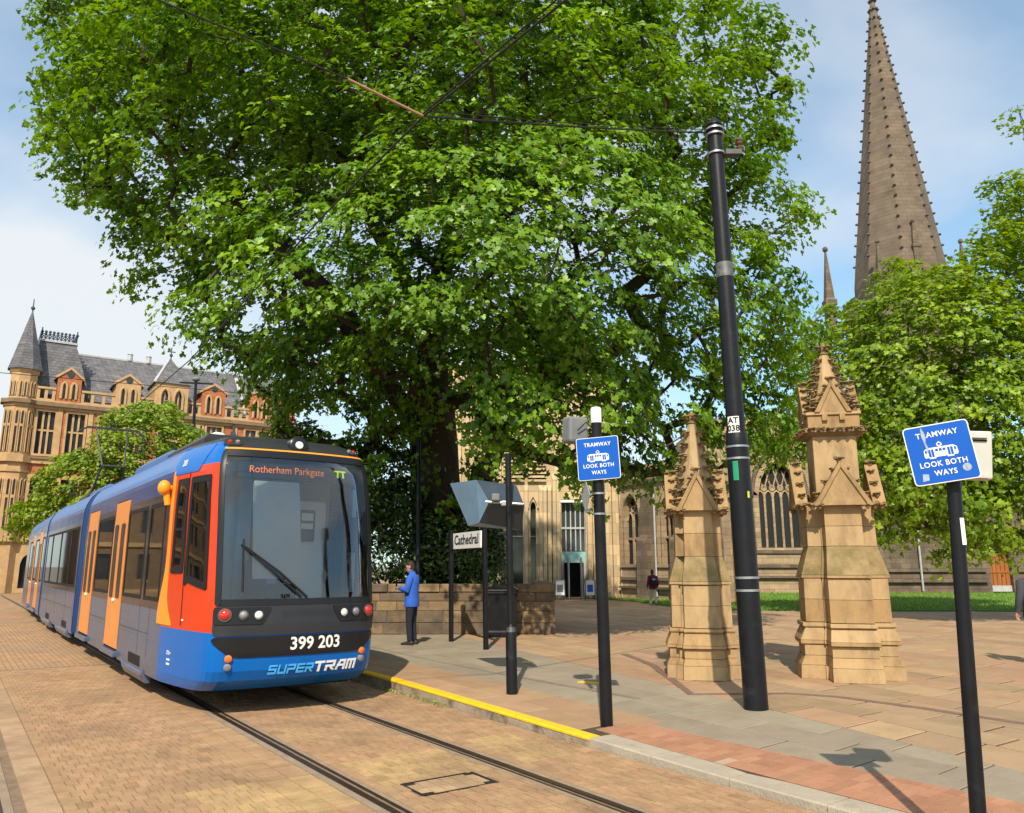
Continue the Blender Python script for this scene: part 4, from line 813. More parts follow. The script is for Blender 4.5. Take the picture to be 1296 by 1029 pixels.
def pier(loc, rz, label, lv, gab, sq, spire):
    t = thing('gate_pier', label, 'gate pier', loc, rz, 'gothic gate piers of the square')
    for i in range(len(lv) - 1):
        (z0, E0, b0, c0, kd), (z1, E1, b1, c1, _) = lv[i], lv[i + 1]
        if kd is None: continue
        n = 2 if (kd == 's' and z1 - z0 > .5) else 1
        for k in range(n):
            u0, u1 = k / n, (k + 1) / n; f = lambda p, q, u: p + (q - p) * u
            r = [[(*p, f(z0, z1, u0) + .002) for p in plus(f(E0, E1, u0), f(b0, b1, u0), f(c0, c1, u0))], [(*p, f(z0, z1, u1) - .002) for p in plus(f(E0, E1, u1), f(b0, b1, u1), f(c0, c1, u1))]]
            MB().loft(r).build({'s': 'shaft_stone', 'w': 'weathering', 'm': 'moulding', 'p': 'plinth_stone'}[kd], PMOSS if kd == 'w' else random.choice(PST), t, bevel=.006)
    E, wv, z0, z1 = gab
    for fr in faces4(E - .12): gablet(t, fr, wv, z0, z1, .14, 3)
    hs, zt = sq
    MB().loft([[(a * hs, c * hs, z) for a, c in ((-1, -1), (1, -1), (1, 1), (-1, 1))] for z in (z0 - .05, zt)]).build('shaft_stone', PST[1], t, bevel=.01)
    if spire[0]:                                                   # cornice with small upper gablets
        for za, zb, h0, h1, m_ in ((zt, zt + .05, hs, hs + .10, PCARV), (zt + .05, zt + .13, hs + .12, hs + .10, PCARV), (zt + .13, zt + .33, hs + .06, hs + .06, PST[2]), (zt + .33, zt + .38, hs + .09, hs + .08, PST[0])):
            MB().loft([[(a * h, c * h, z) for a, c in ((-1, -1), (1, -1), (1, 1), (-1, 1))] for h, z in ((h0, za), (h1, zb))]).build('cornice', m_, t, bevel=.008)
        for fr in faces4(hs + .12):
            for i in range(6): crocket(t, fr(-hs - .02 + i * (2 * hs + .04) / 5, .02, zt + .09), .055, i)
            for x in (-.13, .13): MB().loft([[fr(x + a, d, z) for a, d in ((-.04, -.09), (.04, -.09), (.04, -.01), (-.04, -.01))] for z in (zt + .24, zt + .35)]).build('dentil', PST[2], t)
        z0s = zt + .38; hs2 = hs + .03
        for fr in faces4(hs2 - .02): gablet(t, fr, hs2 * .62, z0s, z0s + .45, .07, 3, False)
    else: z0s = zt; hs2 = hs
    ztip = spire[1]
    MB().loft([[(a * h, c * h, z) for a, c in ((-1, -.42), (-.42, -1), (.42, -1), (1, -.42), (1, .42), (.42, 1), (-.42, 1), (-1, .42))] for h, z in ((hs2 * 1.08, z0s), (hs2 * .6, z0s + (ztip - z0s) * .5), (.065, ztip))]).build('spirelet', PST[1], t)
    for k in range(4):
        a = math.pi / 4 + k * math.pi / 2
        for i in range(7 if spire[0] else 6): u = (i + .4) / (7.2 if spire[0] else 6.2); r_ = (hs2 * 1.1 * (1 - u) + .06 * u) + .035; crocket(t, (r_ * math.cos(a) * 1.15, r_ * math.sin(a) * 1.15, z0s + (ztip - z0s) * u), .080 - .026 * u, i, a)
    MB().lathe([(.05, ztip - .02), (.09, ztip + .02), (.045, ztip + .05), (.05, ztip + .12), (.02, ztip + .22)], n=8).build('finial', PCARV, t)
    for k in range(4): crocket(t, (.09 * math.cos(k * 1.57 + .5), .09 * math.sin(k * 1.57 + .5), ztip + .12), .055, k)
def shaftlv(z, E, kd, db=0.): return (z, E, .29 + (E - .54) * .35, .325 + (E - .54) * .38, kd)
c = gp(1078, 866)
L2 = [(0, .80), (.20, .79), (.34, .715), (.50, .715), (.505, .77), (.56, .775), (.74, .685), (.76, .72), (.82, .715), (.825, .665), (1.16, .66), (1.47, .655), (1.475, .69), (1.52, .685), (1.95, .545), (2.25, .54), (2.56, .54)]
K2 = 'ppsmmwmmsssmwwsss'
K2 = ['p', 'p', 's', 'm', 'm', 'p', 'm', 'm', None, 's', 's', None, 'm', 'w', 's', 's', None]
lv2 = [shaftlv(z, E, k) for (z, E), k in zip(L2, K2)]
[None for _ in '']; lv2 = [(z, E * .92, b_ * .92, c_ * .92, k) for z, E, b_, c_, k in lv2]
pier((c[0] + .28, c[1] + .74, 0), R(-12), 'taller carved sandstone gate pier with an upper shaft and crocketed spirelet', lv2, (.61, .37, 2.56, 3.18), (.325, 3.66), (True, 5.05))
c = gp(890, 862)
def sh1(z, E, kd): return (z, E, .225 + (E - .36) * .5, E - .14, kd)
L1 = [(0, .60), (.20, .59), (.30, .54), (.44, .54), (.445, .585), (.49, .585), (.66, .51), (.68, .535), (.73, .53), (.735, .49), (1.06, .485), (1.37, .48), (1.375, .51), (1.42, .505), (1.80, .385), (2.15, .38), (2.5, .375)]
L1 = [(z, E * .92) for z, E in L1]
pier((c[0] + .13, c[1] + .54, 0), R(-9), 'shorter sandstone gate pier striped by the shadow of the tram pole', [sh1(z, E, k) for (z, E), k in zip(L1, K2)], (.425, .28, 2.5, 3.05), (.30, 2.72), (False, 3.92))
# ------------------------------------------------------------------ people
SKIN = mat('skin', (.45, .25, .17), .55, var=.06); HAIR = mat('dark_hair', (.03, .02, .015), .6, var=.3, scale=40)
def cloth(n, c): return mat(n, c, .85, var=.14, scale=14, bump=.5, bscale=14)
def skinned(name, pts, edges, m, parent, sub=2):
    keys = list(pts); me = bpy.data.meshes.new(name); me.from_pydata([pts[k][0] for k in keys], [(keys.index(a), keys.index(c)) for a, c in edges], []); me.materials.append(m); o = link(name, me, parent)
    o.modifiers.new('skin', 'SKIN').use_smooth_shade = True
    for k, v in zip(keys, me.skin_vertices[0].data): r = pts[k][1]; v.radius = r if hasattr(r, '__len__') else (r, r)
    me.skin_vertices[0].data[0].use_root = True
    o.modifiers.new('sub', 'SUBSURF').levels = sub; o.modifiers['sub'].render_levels = sub; return o
def ringt(b, pts, n=14):
    """loft of ellipses (x,y,z,rx,ry)"""
    b.loft([[(x + rx * math.cos(2 * math.pi * i / n), y + ry * math.sin(2 * math.pi * i / n), z) for i in range(n)] for x, y, z, rx, ry in pts])
def person(label, loc, rz, h, top_c, leg_c, shoe_c, pose, group=None, hair_c=None, extras=None):
    """local frame: x forward, y left, z up; built at 1.78 m and scaled"""
    t = thing('person', label, 'person', loc, rz, group); k = h / 1.78; t.scale = (k, k, k)
    topm = cloth('jacket_' + str(len(MATS)), top_c); legm = cloth('trousers_' + str(len(MATS)), leg_c); shm = mat('shoe_' + str(len(MATS)), shoe_c, .5)
    J = dict(pose)
    bodyp = {'pelvis': ((0, 0, .95), (.12, .14)), 'waist': ((.0, 0, 1.12), (.10, .13)), 'chest': ((-.01, 0, 1.34), (.11, .15)), 'neck0': ((.0, 0, 1.47), .06), 'neck1': ((.03, 0, 1.55), .052)}
    E_ = [('pelvis', 'waist'), ('waist', 'chest'), ('chest', 'neck0'), ('neck0', 'neck1')]
    for s_, sg in (('l', 1), ('r', -1)):
        bodyp['sh' + s_] = ((-.01, sg * .17, 1.42), .065); bodyp['el' + s_] = (J['el' + s_], .042); bodyp['wr' + s_] = (J['wr' + s_], .03)
        bodyp['hp' + s_] = ((0, sg * .09, .90), .085); bodyp['kn' + s_] = (J['kn' + s_], .055); bodyp['an' + s_] = (J['an' + s_], .04)
        E_ += [('chest', 'sh' + s_), ('sh' + s_, 'el' + s_), ('el' + s_, 'wr' + s_), ('pelvis', 'hp' + s_), ('hp' + s_, 'kn' + s_), ('kn' + s_, 'an' + s_)]
    body = skinned('body', bodyp, E_, SKIN, t, 1)
    # head
    hd = np.array(J.get('head', (.055, 0, 1.645))); b = MB(); tl = J.get('nod', .25)
    prof = [(-.115, .035, .03, .05), (-.10, .055, .045, .045), (-.07, .075, .062, .02), (-.03, .088, .072, .008), (.01, .094, .076, 0), (.05, .095, .076, -.004), (.085, .085, .068, -.008), (.11, .06, .05, -.012), (.122, .025, .02, -.014)]
    rg = []
    for z, rx, ry, ox_ in prof:
        rg.append([(ox_ + rx * math.cos(2 * math.pi * i / 14), ry * math.sin(2 * math.pi * i / 14), z) for i in range(14)])
    b.loft(rg); b.loft([[(.088, -.012, -.045), (.088, .012, -.045), (.118, .006, -.04), (.118, -.006, -.04)], [(.086, -.006, .012), (.086, .006, .012), (.092, .003, .014), (.092, -.003, .014)]])
    for sg in (-1, 1): b.ell((-.01, sg * .079, -.005), (.025, .01, .035), 8, 5)
    Rm = Matrix.Translation(Vector(hd)) @ Matrix.Rotation(tl, 4, 'Y'); b.v = [tuple(Rm @ Vector(v)) for v in b.v]; hdo = b.build('head', SKIN, body, 60)
    b = MB()
    for sg in (-1, 1): b.ell((.083, sg * .03, .01), (.008, .013, .007), 6, 4)
    b.v = [tuple(Rm @ Vector(v)) for v in b.v]; b.build('eyes', INK, hdo); b = MB(); b.ell((.086, 0, -.062), (.006, .022, .005), 6, 4); b.v = [tuple(Rm @ Vector(v)) for v in b.v]; b.build('mouth', mat('lips', (.3, .12, .1), .6), hdo)
    b = MB(); rg = []
    for z, rx, ry, ox_ in ((-.06, .05, .076, -.045), (-.02, .075, .083, -.032), (.03, .085, .084, -.024), (.07, .099, .081, -.008), (.10, .085, .067, -.008), (.128, .05, .04, -.012), (.135, .015, .012, -.012)): rg.append([(ox_ + rx * math.cos(2 * math.pi * i / 14), ry * math.sin(2 * math.pi * i / 14), z) for i in range(14)])
    b.loft(rg); b.v = [tuple(Rm @ Vector(v)) for v in b.v]; b.build('hair', hair_c or HAIR, hdo, 60)
    # hands
    for s_, sg in (('l', 1), ('r', -1)):
        wv = Vector(J['wr' + s_]); el = Vector(J['el' + s_]); d_ = (wv - el).normalized(); sd_ = d_.cross(Vector((0, 0, 1))).normalized() * sg; up = sd_.cross(d_) * sg; b = MB()
        b.loft([[tuple(wv + d_ * u + sd_ * w_ * c_ + up * .014 * e_) for c_, e_ in ((-1, -1), (1, -1), (1, 1), (-1, 1))] for u, w_ in ((-.01, .024), (.03, .036), (.085, .04))])
        for i, L_ in enumerate((.07, .08, .075, .058)):
            r0 = wv + d_ * .08 + sd_ * (.03 - .02 * i); b.tube([r0, r0 + d_ * L_ * .5 - up * .006, r0 + d_ * L_ * .85 - up * .03], [.0095, .009, .007], 6)
        r0 = wv + d_ * .03 + sd_ * .034; b.tube([r0, r0 + d_ * .03 + sd_ * .022, r0 + d_ * .06 + sd_ * .026 - up * .012], [.011, .010, .008], 6); b.build('hand', SKIN, body, 60)
    # clothes
    b = MB(); ringt(b, [(0, 0, .80, .152, .20), (0, 0, .83, .158, .206), (.0, 0, .95, .15, .195), (.01, 0, 1.12, .142, .188), (0, 0, 1.30, .145, .205), (-.01, 0, 1.41, .125, .21), (-.01, 0, 1.465, .09, .15), (.005, 0, 1.51, .07, .08), (.012, 0, 1.53, .066, .07)], 18)
    for s_, sg in (('l', 1), ('r', -1)):
        sh = Vector((-.01, sg * .165, 1.42)); el = Vector(J['el' + s_]); wv = Vector(J['wr' + s_]); b.tube([sh + Vector((0, -sg * .05, .0)), sh + Vector((0, sg * .025, -.02)), sh.lerp(el, .5), el, el.lerp(wv, .45), wv], [.07, .083, .073, .064, .058, .047], 12)
    jk = b.build('jacket', topm, body, 70); b = MB(); ringt(b, [(.012, 0, 1.515, .07, .075), (.02, 0, 1.56, .066, .068)], 14); b.build('collar', topm, jk, 60)
    b = MB(); ringt(b, [(0, 0, .84, .125, .17), (0, 0, .93, .128, .172), (0, 0, 1.0, .122, .165)], 14)
    for s_, sg in (('l', 1), ('r', -1)):
        hp = Vector((0, sg * .085, .9)); kn = Vector(J['kn' + s_]); an = Vector(J['an' + s_]); b.tube([hp, hp.lerp(kn, .3), kn, kn.lerp(an, .5), an.lerp(kn, .04)], [.098, .098, .072, .065, .058], 12)
    b.build('trousers', legm, body, 70)
    for s_, sg in (('l', 1), ('r', -1)):
        an = Vector(J['an' + s_]); tp = J.get('toe' + s_, 0.); b = MB()
        ring = lambda u, w_, z0, z1: [(an.x + u, an.y - w_, an.z - .08 + z0), (an.x + u, an.y + w_, an.z - .08 + z0), (an.x + u, an.y + w_, an.z - .08 + z1 * .6), (an.x + u, an.y + w_ * .6, an.z - .08 + z1), (an.x + u, an.y - w_ * .6, an.z - .08 + z1), (an.x + u, an.y - w_, an.z - .08 + z1 * .6)]
        b.loft([ring(-.08, .028, .005, .07), ring(-.05, .038, 0, .10), ring(.02, .04, 0, .095), ring(.10, .046, tp, .065 + tp), ring(.165, .042, tp, .05 + tp), ring(.2, .02, tp + .005, .035 + tp)]); b.build('shoe', shm, body, 60)
    if extras: extras(t, body)
    return t
stand = dict(ell=(.03, .235, 1.15), elr=(.03, -.235, 1.15), wrl=(.27, .07, 1.19), wrr=(.26, -.07, 1.17), knl=(.02, .095, .5), knr=(.0, -.095, .5), anl=(-.01, .095, .08), anr=(-.04, -.09, .08), nod=.35)
def phone(t, body): MB().obox((.37, 0, 1.235), (.012, .075, .15), 0).build('phone', INK, body)
q = gpp(520, 816); person('man in a blue jacket and dark trousers looking at a phone beside the stone wall', (q[0], q[1], 0), R(166), 1.77, (.035, .115, .50), (.018, .02, .03), (.015, .014, .014), stand, extras=phone)
walk = dict(ell=(-.10, .26, 1.16), elr=(-.02, -.26, 1.15), wrl=(-.06, .30, .90), wrr=(.12, -.28, .93), knl=(.14, .09, .52), knr=(-.03, -.09, .50), anl=(.17, .09, .08), anr=(-.28, -.09, .14), nod=.05, toer=-.05)
def pack(t, body):
    b = MB(); ringt(b, [(-.20, 0, 1.0, .08, .13), (-.22, 0, 1.06, .11, .15), (-.22, 0, 1.25, .11, .15), (-.20, 0, 1.40, .07, .11)], 14); o = b.build('backpack', cloth('pack', (.025, .022, .03)), t, 60)
    b = MB(); P_ = [(-.338, .11, 1.30), (-.338, .02, 1.24), (-.338, -.12, 1.33), (-.338, .0, 1.27), (-.338, .08, 1.34)]; b.extr(P_, (.012, 0, 0)); b.build('white_flash', WHITE, o)
q = gp(827, 766); person('person in a maroon jacket and cream trousers with a backpack walking to the cathedral', (q[0], q[1], 0), R(96), 1.5, (.10, .015, .03), (.50, .43, .33), (.2, .18, .16), walk, extras=pack)
q = gp(1302, 842); person('person in a grey jacket with dark cuffs walking past the lawn', (q[0] + .24, q[1], 0), R(75), 1.74, (.05, .05, .062), (.03, .03, .035), (.02, .02, .02), walk)
# ------------------------------------------------------------------ buildings
BRK = mat('red_brick', (.41, .155, .075), .85, var=.2, scale=1.2, bump=.3, bscale=14, brick=(.24, .085, .008, (.9, .85, .8), 'v'))
BST = mat('terracotta_stone', (.45, .295, .15), .8, var=.2, scale=2.2, bump=.3, bscale=14, stain=((.28, .19, .1), .8, .55, .8))
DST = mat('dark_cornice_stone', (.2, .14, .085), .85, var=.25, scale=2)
SLATE = mat('roof_slate', (.13, .13, .142), .7, var=.3, scale=1.6, bump=.3, bscale=9, brick=(.35, .22, .012, (.6, .6, .6), 'v'))
WGL = mat('dark_window', (.025, .028, .032), .08, var=.2, spec=.7); IRON = mat('cresting_iron', (.05, .07, .10), .6); LEAD = mat('pale_lead', (.4, .41, .42), .6)
TEAL = mat('teal_panel', (.25, .45, .45), .4)
def arch(xa, xb, zs, n=10, pointy=1.0):
    wv = xb - xa; out = []
    for i in range(n + 1):
        u = i / n; x = xa + wv * u; r = wv * pointy
        d_ = (u if u <= .5 else 1 - u) * wv; z = math.sqrt(max(0, r * r - (r - d_) ** 2)); out.append((x, zs + z))
    return out
def wall_panel(b, x0, x1, z0, z1, yf, th, ops):
    """solid wall with openings; ops = (xa, xb, za, zspring, pointy or 0)"""
    ops = sorted(ops); x = x0
    for xa, xb, za, zs, pz in ops:
        if xa > x + 1e-4: b.box(x, xa, yf, yf + th, z0, z1)
        if za > z0 + 1e-4: b.box(xa, xb, yf, yf + th, z0, za)
        if pz:
            A_ = arch(xa, xb, zs, 10, pz)
            for (xp, zp_), (xq, zq) in zip(A_[:-1], A_[1:]): b.extr([(xp, yf, zp_), (xq, yf, zq), (xq, yf, z1), (xp, yf, z1)], (0, th, 0))
        elif zs < z1 - 1e-4: b.box(xa, xb, yf, yf + th, zs, z1)
        x = xb
    if x < x1 - 1e-4: b.box(x, x1, yf, yf + th, z0, z1)
def window(par, xa, xb, za, zs, pz, yf, dep, gm, fm, lights=2, tr_=None, trac=False, bar=.07, sur=.16):
    """glass set back in its opening, with mullions, transom, tracery and a stone surround"""
    zt = zs + (math.sqrt(pz * pz - (pz - .5) ** 2) * (xb - xa) if pz else 0)
    b = MB(); P = [(xa, za), (xb, za)] + (arch(xa, xb, zs, 10, pz)[::-1] if pz else [(xb, zs), (xa, zs)]); b.extr([(x, yf + dep, z) for x, z in P], (0, .03, 0)); g_ = b.build('window', gm, par)
    b = MB(); wv = xb - xa
    top = lambda x: zs + (math.sqrt(max(0, (wv * pz) ** 2 - (wv * pz - min(x - xa, xb - x)) ** 2)) if pz else 0)
    for i in range(1, lights): x = xa + wv * i / lights; b.box(x - bar / 2, x + bar / 2, yf + dep - .10, yf + dep - .002, za, (zs + .1 * wv if trac else top(x)))
    if tr_:
        for zt_ in tr_: b.box(xa, xb, yf + dep - .09, yf + dep - .004, zt_ - bar / 2, zt_ + bar / 2)
    if trac:
        lw = wv / lights
        for i in range(lights):
            A_ = arch(xa + lw * i, xa + lw * (i + 1), zs - .25 * lw, 8, 1.0); b.tube([(x, yf + dep - .05, z) for x, z in A_], bar * .5, 5)
        for i in range(1, lights):                                   # flowing bars rising to the head
            x = xa + wv * i / lights; zz = zs + .6 * lw
            for sg in (-1, 1):
                P = [(x + sg * lw * u * .9, zz + (zt - zz) * u * .85) for u in (0, .2, .4, .6, .8)]; P = [(px_, min(pz_, top(min(max(px_, xa), xb)))) for px_, pz_ in P if xa < px_ < xb]
                if len(P) > 1: b.tube([(px_, yf + dep - .05, pz_) for px_, pz_ in P], bar * .42, 5)
        for i in range(lights - 1):
            c_ = (xa + lw * (i + 1), zs + .95 * lw); b.tube([(c_[0] + lw * .32 * math.cos(a), yf + dep - .05, c_[1] + lw * .32 * math.sin(a)) for a in np.linspace(0, 6.28, 10)], bar * .4, 5)
    if b.v: b.build('mullions', fm, g_)
    b = MB()
    if sur:
        P = [(xa, za)] + (arch(xa, xb, zs, 12, pz) if pz else [(xa, zs), (xb, zs)]) + [(xb, za)]
        for i in range(len(P) - 1):
            (x1_, z1_), (x2_, z2_) = P[i], P[i + 1]; cx = (xa + xb) / 2
            o1 = (x1_ + (sur if x1_ > cx + .01 else -sur if x1_ < cx - .01 else 0), z1_ + (sur if i > 0 and (not pz or x1_ != xa) else 0)); o2 = (x2_ + (sur if x2_ > cx + .01 else -sur if x2_ < cx - .01 else 0), z2_ + (sur if i + 1 < len(P) - 1 else 0))
            b.extr([(x1_, yf - .06, z1_), (x2_, yf - .06, z2_), (o2[0], yf - .06, o2[1]), (o1[0], yf - .06, o1[1])], (0, .12, 0))
        b.box(xa - sur, xb + sur, yf - .1, yf + .1, za - .16, za - .002); b.build('surround', fm, g_)
    return g_
# ---- gothic block across the far end of the street
GU = np.array([.829, .559, 0]); GN = np.array([.559, -.829, 0]); GO = at(22, 748, 55); GO[2] = ZR
gz = math.atan2(GU[1], GU[0]); gb = thing('gothic_building', 'red brick and stone gothic block with corner turret, dormers and slate roofs', 'building', GO, gz)
def FB(px, py, dep=0.): p = onplane(px, py, GO - GN * dep, GN) - GO; return float(p @ GU), float(p[2])
tb = lambda px, y=510: FB(px, y)[0]
ZC = FB(60, 509)[1]; ZE = tb(372) + .6; ZB = FB(60, 584)[1]; T0 = -.6
zu0, zu1 = FB(60, 575)[1], FB(60, 521)[1]; zl0, zl1 = FB(20, 668)[1], FB(20, 604)[1]; ZG = FB(30, 684)[1]
wins = [(tb(a), tb(c)) for a, c in ((50, 72), (88, 110), (128, 150), (168, 190), (203, 226), (240, 258), (264, 283), (313, 326), (330, 343))]
b = MB(); wall_panel(b, T0, ZE, ZB, ZC - .5, 0, .4, [(a, c, zu0, zu1, 0) for a, c in wins]); wall_panel(b, T0, ZE, ZG, ZB, 0, .4, [(a, c, zl0, zl1, 0) for a, c in wins])
b.box(T0, ZE, .45, 12, 0, ZC - .1).build('wall', BRK, gb)
b = MB(); wall_panel(b, T0, ZE, 0, ZG, -.05, .5, [(a, c, .3, ZG - 1.6, .7) for a, c in wins[::2]]); b.build('ground_floor', BST, gb)
for a, c in wins[::2]: MB().box(a, c, .3, .36, .3, ZG - .6).build('shopfront', WGL, gb)
for a, c in wins:
    window(gb, a, c, zu0, zu1, 0, 0, .22, WGL, BST, 2 if c - a < 1 else 3, [zu0 + (zu1 - zu0) * .56], bar=.13, sur=.15); window(gb, a, c, zl0, zl1, 0, 0, .22, WGL, BST, 2, [zl0 + (zl1 - zl0) * .6], bar=.13, sur=.24)
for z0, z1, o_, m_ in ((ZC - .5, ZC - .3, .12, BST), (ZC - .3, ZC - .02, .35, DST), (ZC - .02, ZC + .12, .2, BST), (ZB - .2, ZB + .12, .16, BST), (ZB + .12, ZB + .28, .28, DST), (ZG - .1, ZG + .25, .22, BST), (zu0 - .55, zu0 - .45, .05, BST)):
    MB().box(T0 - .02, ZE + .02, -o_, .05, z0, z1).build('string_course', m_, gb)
for px in (78, 117, 253, 300): x = tb(px); MB().box(x - .16, x + .16, -.08, .02, ZB + .28, ZC - .5).build('pilaster', BST, gb)
x = tb(297); MB().cyl((x, -.2, 5), (x, -.2, ZC - .3), .07, n=8).build('downpipe', IRON, gb); MB().box(x - .16, x + .16, -.36, -.06, ZC - 1.3, ZC - .95).build('hopper', IRON, gb)
zbal = ZC + .12; hbal = FB(55, 489)[1] - zbal
dorm = [(85.5, 31), (161, 32), (270, 30), (329.5, 27)]; spans = []
for a, c in ((45, 69), (102, 145), (178, 194), (236, 255), (285, 316), (343, 356)):
    x0, x1 = tb(a), tb(c); ba = MB().box(x0, x1, -.04, .29, zbal + hbal - .16, zbal + hbal).build('balustrade', BST, gb); MB().box(x0, x1, .0, .25, zbal, zbal + .14).build('balustrade_plinth', BST, ba)
    n = max(2, int((x1 - x0) / .62))
    for i in range(n + 1): x = x0 + (x1 - x0) * i / n; x = min(max(x, x0 + .1), x1 - .1); MB().box(x - .1, x + .1, .03, .22, zbal + .14, zbal + hbal - .16).build('baluster', BST, ba)
for px, wpx in dorm:
    x0, x1 = tb(px - wpx / 2), tb(px + wpx / 2); xc = (x0 + x1) / 2; ze = FB(px - wpx / 2, 486 + (px - 85) * .095)[1]; za_ = FB(px, 467.5 + (px - 85) * .112)[1]; d = MB(); hw = (x1 - x0) / 2
    lw = hw * .34
    ops = [(xc - hw * .62, xc - hw * .62 + lw * 1.3, zbal + .25, ze - .1, 1.0), (xc + hw * .62 - lw * 1.3, xc + hw * .62, zbal + .25, ze - .1, 1.0)]
    wall_panel(d, x0, x1, zbal, ze + .55, -.02, .4, ops); d.box(x0, x1, .5, 3, zbal, ze + .5); d.extr([(x0, -.02, ze + .551), (x1, -.02, ze + .551), (xc, -.02, za_)], (0, .4, 0)); do = d.build('dormer', BST if px in (161,) else BRK, gb)
    for o_ in ops: window(do, *o_[:4], o_[4], -.02, .2, WGL, BST, 1, sur=.12) if False else None
    for xa, xb, z0, zs, pz in ops:
        P = [(xa, z0), (xb, z0)] + arch(xa, xb, zs, 8, pz)[::-1]; MB().extr([(x, .16, z) for x, z in P], (0, .03, 0)).build('window', WGL, do)
        A_ = arch(xa, xb, zs, 8, pz); MB().tube([(xa, -.05, z0)] + [(x, -.05, z) for x, z in A_] + [(xb, -.05, z0)], .09, 6).build('surround', BST, do)
    MB().lathe([(.24, 0), (.24, .05)], n=14).build('roundel', WGL, do).matrix_local = Matrix.Translation((xc, -.03, ze + .85)) @ Matrix.Rotation(R(90), 4, 'X')
    for sg in (-1, 1):
        e = x1 if sg > 0 else x0; MB().extr([(e + sg * .15, -.1, ze + .42), (e + sg * .15, -.1, ze + .62), (xc, -.1, za_ + .2), (xc, -.1, za_)], (0, .3, 0)).build('gable_coping', DST if False else BST, do)
        MB().extr([(e + sg * .2, .2, ze + .40), (e + sg * .2, .2, ze + .52), (xc, .2, za_ + .1), (xc, .2, za_ - .02)], (0, 5, 0)).build('dormer_roof', SLATE, do)
# main roof
zr0 = FB(110, 450, 5.5)[1]; e0 = ZC + .3
b = MB(); b.extr([(tb(95), .55, e0), (tb(95), 5.5, zr0), (tb(95), 11, e0)], (ZE - tb(95), 0, 0)); rf = b.build('roof', SLATE, gb); MB().tube([(tb(95), 5.5, zr0), (ZE, 5.5, zr0)], .13, 6).build('ridge', LEAD, rf)
for px in (125, 152): x = tb(px) + 2.5; MB().lathe([(.22, 0), (.2, .5), (.25, .55), (.1, .7)], (x, 5.5, zr0), 8).build('ridge_vent', LEAD, rf)
x = FB(306, 500, 2)[0]; MB().extr([(x, .9, e0 + .45), (x + .25, .9, e0 + .45), (x + .25, 4.8, zr0 - .55), (x, 4.8, zr0 - .55)], (0, -.02, .12)).build('flashing', LEAD, rf)
# mansard tower roof with iron cresting
xa, xb = tb(47), tb(116); xc0, xc1 = FB(52, 433, 1.6)[0], FB(97, 436, 1.6)[0]; zt = FB(75, 434, 1.6)[1]
b = MB(); b.loft([[(xa, .5, e0), (xb, .5, e0), (xb, 7.5, e0), (xa, 7.5, e0)], [(xc0 - .3, 1.4, e0 + (zt - e0) * .75), (xc1 + .35, 1.4, e0 + (zt - e0) * .75), (xc1 + .35, 6.6, e0 + (zt - e0) * .75), (xc0 - .3, 6.6, e0 + (zt - e0) * .75)], [(xc0, 1.7, zt), (xc1, 1.7, zt), (xc1, 6.3, zt), (xc0, 6.3, zt)]]); mr_ = b.build('tower_roof', SLATE, gb)
MB().box(xc0 - .1, xc1 + .1, 1.6, 6.4, zt, zt + .15).build('roof_kerb', LEAD, mr_); hcr = FB(75, 421, 1.6)[1] - zt; b = MB()
for (ax_, ay_, bx_, by_) in ((xc0, 1.7, xc1, 1.7), (xc0, 6.3, xc1, 6.3), (xc0, 1.7, xc0, 6.3), (xc1, 1.7, xc1, 6.3)):
    n = 9; b.tube([(ax_, ay_, zt + .25), (bx_, by_, zt + .25)], .03, 4); b.tube([(ax_, ay_, zt + hcr * .75), (bx_, by_, zt + hcr * .75)], .03, 4)
    for i in range(n + 1):
        x, y = ax_ + (bx_ - ax_) * i / n, ay_ + (by_ - ay_) * i / n; b.tube([(x, y, zt + .1), (x, y, zt + hcr * (1.35 if i in (0, n) else 1.05))], .04, 4); b.ell((x, y, zt + hcr * .95), (.12, .12, .12), 5, 3)
        if i < n: x2, y2 = ax_ + (bx_ - ax_) * (i + 1) / n, ay_ + (by_ - ay_) * (i + 1) / n; b.tube([(x, y, zt + .25), (x2, y2, zt + hcr * .75)], .03, 4); b.tube([(x2, y2, zt + .25), (x, y, zt + hcr * .75)], .03, 4)
b.build('iron_cresting', IRON, mr_)
# corner turret
tcx = tb(27); rT = (tb(46) - tb(8)) / 2 * .98; zt0 = ZC - .1; zt1 = FB(27, 467)[1]; ztip = FB(36, 392)[1]
oct_ = lambda r, z, n=8: [(tcx + r * math.cos(R(22.5) + 2 * math.pi * k / n), r * math.sin(R(22.5) + 2 * math.pi * k / n) + .5, z) for k in range(n)]
tu = MB().loft([oct_(rT, zt0), oct_(rT, zt1 - .3), oct_(rT + .12, zt1 - .15), oct_(rT + .12, zt1)]).build('turret', BST, gb)
MB().loft([oct_(rT + .28, zt1), oct_(rT + .2, zt1 + .3), oct_(.05, ztip)]).build('turret_roof', SLATE, gb); MB().cyl((tcx, .5, ztip - .2), (tcx, .5, FB(37, 375)[1]), .05, .03, 6).ell((tcx, .5, ztip + .3), (.15, .15, .15), 6, 4).build('finial', IRON, gb)
bayR = rT * 1.18
by = MB().loft([oct_(bayR, 0), oct_(bayR, ZC - .5)]).build('turret_bay', BST, gb)
for z0, z1, o_ in ((ZC - .5, ZC - .3, .1), (ZC - .3, ZC - .02, .3), (ZB - .2, ZB + .3, .25), (ZG - .1, ZG + .3, .22), (zl1 + .35, zl1 + .5, .1)): MB().loft([oct_(bayR + o_, z0), oct_(bayR + o_, z1)]).build('string_course', DST if o_ > .28 else BST, by)
